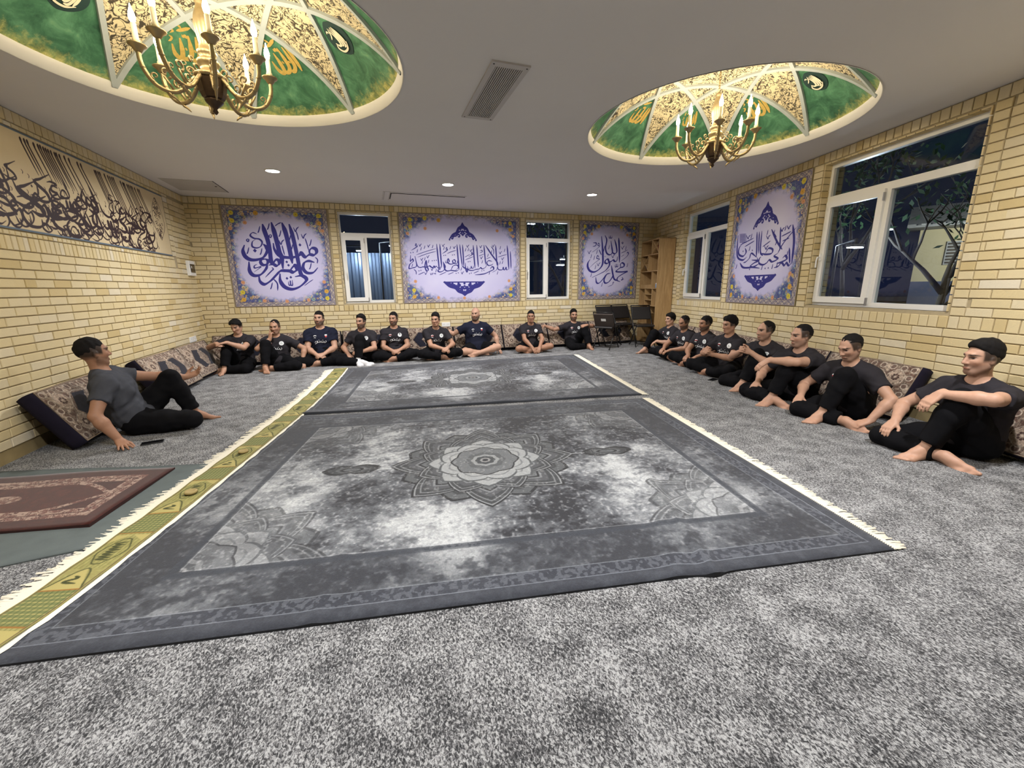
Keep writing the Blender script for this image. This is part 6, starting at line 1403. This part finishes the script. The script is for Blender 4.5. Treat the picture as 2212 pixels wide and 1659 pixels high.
    if prints:
        if tee == 'tee':
            c0 = (.088,.045); n = 16; R_ = .036
            patch('round_badge',[[c0,(c0[0]+R_*math.cos(2*PI*i/n),c0[1]+R_*math.sin(2*PI*i/n)),(c0[0]+R_*math.cos(2*PI*(i+1)/n),c0[1]+R_*math.sin(2*PI*(i+1)/n))] for i in range(n)],M['print_white'])
            patch('badge_emblem',rib([[(c0[0]-.014,c0[1]-.012),(c0[0]-.010,c0[1]+.012),(c0[0],c0[1]+.020),(c0[0]+.010,c0[1]+.012),(c0[0]+.014,c0[1]-.012)],[(c0[0],c0[1]-.016),(c0[0],c0[1]+.008)]],.005),M['print_green'],.004)
        else:
            patch('crest',[[(.07,.06),(.105,.06),(.10,.035),(.0875,.022),(.075,.035)]],M['print_red']); patch('crest_top',[[(.07,.075),(.105,.075),(.105,.055),(.07,.055)]],M['print_white'],.003)
        patch('flag_white',rib([[(-.105,.052),(-.085,.062),(-.06,.056)]],.010),M['print_white']); patch('flag_red',rib([[(-.105,.040),(-.085,.050),(-.06,.044)]],.009),M['print_red'] if tee == 'tee' else M['tee']); patch('club_name',rib([[(-.10,.022),(-.09,.030),(-.08,.020),(-.07,.028)]],.006),M['print_white'])
        patch('sponsor_lettering',rib([[(.085,-.050),(.080,-.028),(.083,-.055),(.055,-.056),(.050,-.036),(.046,-.056),(.020,-.056)],[(.020,-.056),(.016,-.030)],[(.016,-.056),(-.004,-.052),(-.010,-.030),(-.016,-.056),(-.030,-.050),(-.042,-.056)],[(-.042,-.056),(-.062,-.044),(-.050,-.030),(-.044,-.050),(-.070,-.070),(-.090,-.078)],[(-.075,-.036),(-.092,-.056)],[(.03,-.022),(.04,-.018)],[(.066,-.070),(.058,-.066)],[(-.03,-.020),(-.02,-.016)]],.0075),M['print_white'])
    if watch:
        e,w = J['el'+watch],J['wr'+watch]; d = nrm(w-e); c = w-d*.045; a = nrm(np.cross(d,A3(.3,.2,.9))); b = np.cross(d,a); m = MB(); m.tube([Vector(c+(a*math.cos(t)+b*math.sin(t))*.0375*S) for t in np.linspace(0,2*PI,17)[:-1]],.009,6,closed=True); m.build('watch_strap',M['strap'],o,True)
    return o
M['beard_brown'] = flat('brown_beard',(.060,.032,.018,1),.7,var=.4,vscale=60,bstr=.6,bscale=500)
# ------------------------------------------------------------------ the men, each in his own pose
def crossed(front='L', w=.0, f=.0):
    b = 'R' if front == 'L' else 'L'; s = 1 if front == 'L' else -1
    return {front:dict(knee=(.30+.28*w,s*(.60-.20*w),.16),ankle=(.33+f,-s*.06,.058),toe=(.10,-s*1,-.05),up=(.75,-s*.1,.65)), b:dict(knee=(.25+.28*w,-s*(.60-.20*w),.14),ankle=(.24+f,s*.03,.052),toe=(.02,s*1,-.05),up=(.55,s*.1,.85))}
def up_knee(side, ax=.36, ay=.10, az=.072, toe=(1,.1,-.03), kn=(.4,.12,1.0)):
    s = 1 if side == 'L' else -1
    return dict(knee=(kn[0],s*kn[1],kn[2]),ankle=(ax,s*ay,az),toe=(toe[0],s*toe[1],toe[2]),up=(.1,0,1))
def folded(side, ax=.27, ay=-.08, toe=(.12,-1,-.02)):
    s = 1 if side == 'L' else -1
    return dict(knee=(.30,s*.60,.10),ankle=(ax,s*ay,.052),toe=(toe[0],s*toe[1],toe[2]),up=(.6,-s*.1,.75))
def arm(h,e,d=None,p=(0,0,-1),c=.5,**k):
    q = dict(hand=h,elbow=e,palm=p,curl=c); q.update(k)
    if d: q['dir'] = d
    return q
clasp = dict(L=arm((.30,.05,.20),(.0,.50,.10),(.35,-.80,-.25),(-.5,-.2,-.8),.55), R=arm((.30,-.06,.19),(.0,-.50,.10),(.35,.80,-.25),(-.5,.2,-.8),.6))
FACE = -PI/2; FACE_R = PI-RA
VF = .0088; VN = .0068
def back(x, y, *a, yaw=0.0, **k): return person((x,y,.0), FACE+yaw, *a, **k)
def right(s, d, *a, yaw=0.0, **k): q = FR.P(s,0,d); return person((q.x,q.y,.0), FACE_R+yaw, *a, **k)
# back row, from the left corner
back(.66,-.66,'young man with thick black fringe hugging one raised knee, leftmost of the back row',yaw=-.05,lean=-.02,slouch=.06,size=.93,head=(-.25,-.38),hair='bowl',beard='none',skin='light',vox=VF,seed=1,
  legs=dict(R=up_knee('R',.36,.15,toe=(1,.2,-.03)),L=folded('L',.30,-.22)),arms=dict(R=arm((.30,-.22,.47),(.0,-.6,.3),(.7,.5,-.1),(0,0,-1),.35),L=arm((.33,-.08,.48),(.1,.6,.15),(.5,-.8,-.1),(0,0,-1),.3)))
back(1.20,-.74,'crop haired man resting a finger on his lips with one knee raised',yaw=-.05,lean=-.12,slouch=.10,size=.94,head=(-.10,-.12),hair='crop',beard='stubble',skin='mid',vox=VF,seed=2,
  legs=dict(R=up_knee('R',.38,.12,toe=(.9,-.35,-.03)),L=folded('L',.30,-.06)),arms=dict(R=arm((.17,-.05,.50),(.35,-.28,.30),(-.15,.15,1),(-.6,.6,.2),[.12,1.3,1.35,1.35],thumb=.8),L=arm((.10,.36,.10),(-.1,.6,.3),(.6,.2,-.5),(0,0,-1),.3)))
back(1.84,-.52,'big man in a navy t-shirt sitting cross legged with folded hands',lean=-.10,slouch=.045,size=1.0,bulk=1.22,head=(-.20,.05),hair='short',beard='short',tee='navy_tee',skin='light',vox=VF,seed=3,legs=crossed('L'),arms=clasp)
back(2.52,-.68,'man in white socks hugging his left knee, turned to the left',yaw=-.25,lean=-.06,slouch=.07,size=.95,head=(-.30,-.03),hair='quiff',beard='short',skin='mid',vox=VF,seed=4,socks=True,
  legs=dict(L=up_knee('L',.34,-.02,toe=(.9,.5,-.03),kn=(.4,-.05,1)),R=folded('R',.36,-.05,(.3,-1,-.02))),arms=dict(R=arm((.22,-.20,.17),(-.1,-.6,.2),(.8,.4,-.2),(0,0,-1),.8),L=arm((.28,.02,.22),(.1,.6,.2),(.2,-.9,-.1),(-.6,0,-.6),.5)))
back(3.06,-.55,'man with cropped beard sitting cross legged below the right edge of the left back window',lean=-.08,slouch=.065,size=.97,head=(-.42,-.02),hair='short',beard='short',skin='mid',vox=VF,seed=5,legs=crossed('L',.6),arms=clasp)
back(3.77,-.70,'clean shaven man leaning forward cross legged with clasped hands, beside the bald man',yaw=.05,lean=.06,slouch=.075,size=.96,head=(-.50,-.08),hair='quiff',beard='none',skin='mid',vox=VF,seed=6,legs=crossed('R',.6),
  arms=dict(L=arm((.36,.14,.22),(.0,.55,.15),(.6,-.7,-.25),(-.5,-.2,-.8),.7),R=arm((.37,.05,.21),(.0,-.5,.15),(.5,.7,-.3),(-.5,.2,-.8),.7)))
back(4.58,-.52,'bald bearded man in a navy t-shirt and shorts with his arm along the cushions',lean=-.10,slouch=.05,size=1.0,bulk=1.2,head=(-.52,-.03),hair='bald',beard='full',tee='navy_tee',bottoms='shorts',skin='light',vox=VF,seed=7,
  legs={'L':dict(knee=(.28,.62,.22),ankle=(.38,-.06,.07),toe=(.35,-1,-.08),up=(.7,.1,.6)),'R':dict(knee=(.25,-.60,.16),ankle=(.24,.06,.055),toe=(.05,1,-.05),up=(.5,.1,.85))},arms=dict(R=arm((-.11,-.66,.49),(-.15,-.5,.2),(.0,-1,-.1),(0,0,-1),.3),L=arm((.12,.40,.10),(-.1,.7,.3),(.6,.3,-.6),(0,0,-1),.3)))
back(5.67,-.56,'man in shorts sitting cross legged with both hands on his ankles',lean=.02,slouch=.08,size=.94,head=(-.38,-.05),hair='short',beard='none',bottoms='shorts',skin='tan',vox=VF,seed=8,legs=crossed('L'),
  arms=dict(L=arm((.36,.07,.12),(.1,.5,.25),(.6,-.5,-.7),(-.4,0,-1),.35),R=arm((.38,-.09,.12),(.1,-.5,.25),(.6,.3,-.7),(-.4,0,-1),.35)))
back(6.70,-.46,'man with a wristwatch on his raised knee and one arm along the cushions',yaw=.0,lean=-.16,slouch=.10,size=.94,head=(-.18,-.04),hair='quiff',beard='short',skin='mid',vox=VF,seed=9,watch='L',
  legs=dict(L=up_knee('L',.40,.15),R=folded('R',.30,-.16)),arms=dict(R=arm((-.08,-.64,.47),(-.1,-.5,.2),(.1,-1,-.25),(0,0,-1),.35),L=arm((.27,.15,.48),(.1,.7,.40),(.2,-.9,-.1),(-.5,0,-.8),.9)))
# right hand row, from the bookshelf toward the camera
right(2.06,.50,'boyish man beside the bookshelf with one knee raised',yaw=.15,lean=-.12,slouch=.11,size=.90,head=(.0,-.02),hair='thick',beard='none',skin='light',vox=VF,seed=10,
  legs=dict(R=up_knee('R',.46,.08),L=folded('L',.34,-.1)),arms=dict(L=arm((.28,.02,.24),(.0,.5,.2),(.7,-.3,-.5),(-.3,0,-1),.4),R=arm((.30,-.12,.30),(.0,-.6,.2),(.8,.2,-.3),(0,0,-1),.4)))
right(2.82,.56,'man with a dark fade haircut looking down, second from the bookshelf',yaw=.2,lean=.0,slouch=.12,size=.93,head=(.05,-.35),hair='crop',beard='short',skin='tan',vox=VF,seed=11,legs=crossed('R',.8),
  arms=dict(L=arm((.36,.08,.20),(.1,.55,.2),(.8,-.3,-.3),(-.3,0,-1),.45),R=arm((.36,-.10,.20),(.0,-.6,.2),(.8,.4,-.3),(0,0,-1),.45)))
right(3.41,.55,'goateed man with a receding hairline, third from the bookshelf',yaw=.25,lean=-.06,slouch=.11,size=.95,head=(-.18,-.08),hair='short',beard='short',skin='tan',vox=VF,seed=12,legs=crossed('L',.8),
  arms=dict(L=arm((.34,.20,.20),(.1,.6,.2),(.8,-.2,-.4),(-.3,0,-1),.5),R=arm((.36,.05,.20),(.0,-.6,.2),(.8,.3,-.3),(0,0,-1),.5)))
right(4.06,.56,'clean shaven man with side swept hair and clasped hands, fourth from the bookshelf',yaw=.3,lean=-.05,slouch=.09,size=.98,head=(-.22,-.15),hair='side',beard='none',skin='mid',vox=.0080,seed=13,legs=crossed('L',.6),
  arms=dict(L=arm((.36,.02,.32),(.1,.55,.1),(.6,-.6,.45),(-.3,-.8,0),.8),R=arm((.37,-.06,.32),(.0,-.6,.2),(.6,.6,.4),(-.3,.8,0),.8)))
right(4.77,.52,'short haired man with interlaced fingers over his raised knee',yaw=.3,lean=.0,slouch=.10,size=.98,head=(-.28,-.06),hair='crop',beard='stubble',skin='light',vox=.0078,seed=14,
  legs=dict(L=up_knee('L',.44,.06),R=folded('R',.30,-.16)),arms=dict(L=arm((.36,.06,.46),(.25,.55,.1),(.75,-.4,.3),(-.2,-.9,0),.9),R=arm((.37,-.05,.46),(.1,-.6,.2),(.75,.4,.3),(-.2,.9,0),.9)))
right(5.46,.62,'broad man with dark fade haircut draping his forearm over a raised knee',yaw=.2,lean=-.03,slouch=.10,size=1.0,bulk=1.15,head=(-.28,-.10),hair='crop',beard='stubble',skin='light',vox=VN,seed=15,prints=False,
  legs=dict(L=up_knee('L',.40,.05),R=folded('R',.38,-.10,(.25,-1,-.02))),arms=dict(L=arm((.43,-.02,.47),(.25,.6,.5),(.7,-.35,-.6),(-.5,0,-.8),.35),R=arm((.32,-.22,.18),(.0,-.6,.2),(.8,.3,-.4),(0,0,-1),.4)))
right(6.06,.56,'man bending his head and reaching down to his toes',yaw=.25,lean=.10,slouch=.11,size=.98,bulk=1.08,head=(-.22,-.42),hair='crop',beard='stubble',skin='light',vox=VN,seed=16,
  legs=dict(L=up_knee('L',.40,.02,toe=(1,-.05,-.03)),R=folded('R',.34,-.20,(.3,-1,-.02))),arms=dict(L=arm((.28,.34,.09),(.0,.6,.35),(.75,-.45,-.35),(-.2,-.2,-1),.75),R=arm((.34,-.24,.18),(.0,-.6,.2),(.8,.3,-.4),(0,0,-1),.4)))
right(7.00,.52,'man nearest the camera on the right with his forearm across a raised knee',yaw=.08,lean=-.06,slouch=.09,size=1.0,bulk=1.05,head=(-.34,-.05),hair='quiff',beard='stubble',skin='light',vox=.0062,seed=17,
  legs=dict(L=up_knee('L',.38,.02,toe=(1,-.12,-.03)),R=folded('R',.33,-.12,(.25,-1,-.02))),arms=dict(L=arm((.37,.03,.49),(.2,.6,.52),(.70,-.25,-.75),(-.6,0,-.8),.35),R=arm((.34,-.24,.20),(.0,-.6,.3),(.8,.1,-.5),(-.2,0,-1),.5)))
# the man in grey by the left wall
person((.60,-3.82,0),.22,'man in a slate grey t-shirt leaning on one hand by the left wall',lean=-.38,side_lean=-.10,twist=.10,slouch=.03,size=1.0,bulk=1.12,head=(.42,.02),hair='short',beard='stubble',tee='grey_tee',skin='tan',vox=.0066,seed=18,prints=False,
  legs=dict(L=up_knee('L',.40,.10,toe=(1,.1,-.03)),R=dict(knee=(.75,-.30,.08),ankle=(.22,.15,.052),toe=(-.5,.8,-.02),up=(.4,-.3,.8))),
  arms=dict(R=arm((-.06,-.42,.055),(-.4,-.5,.35),(.35,-.85,-.22),(0,0,-1),.08,spread=.5),L=arm((.46,.26,.40),(.2,.6,.3),(.8,.1,.25),(0,-.5,.9),.5)))
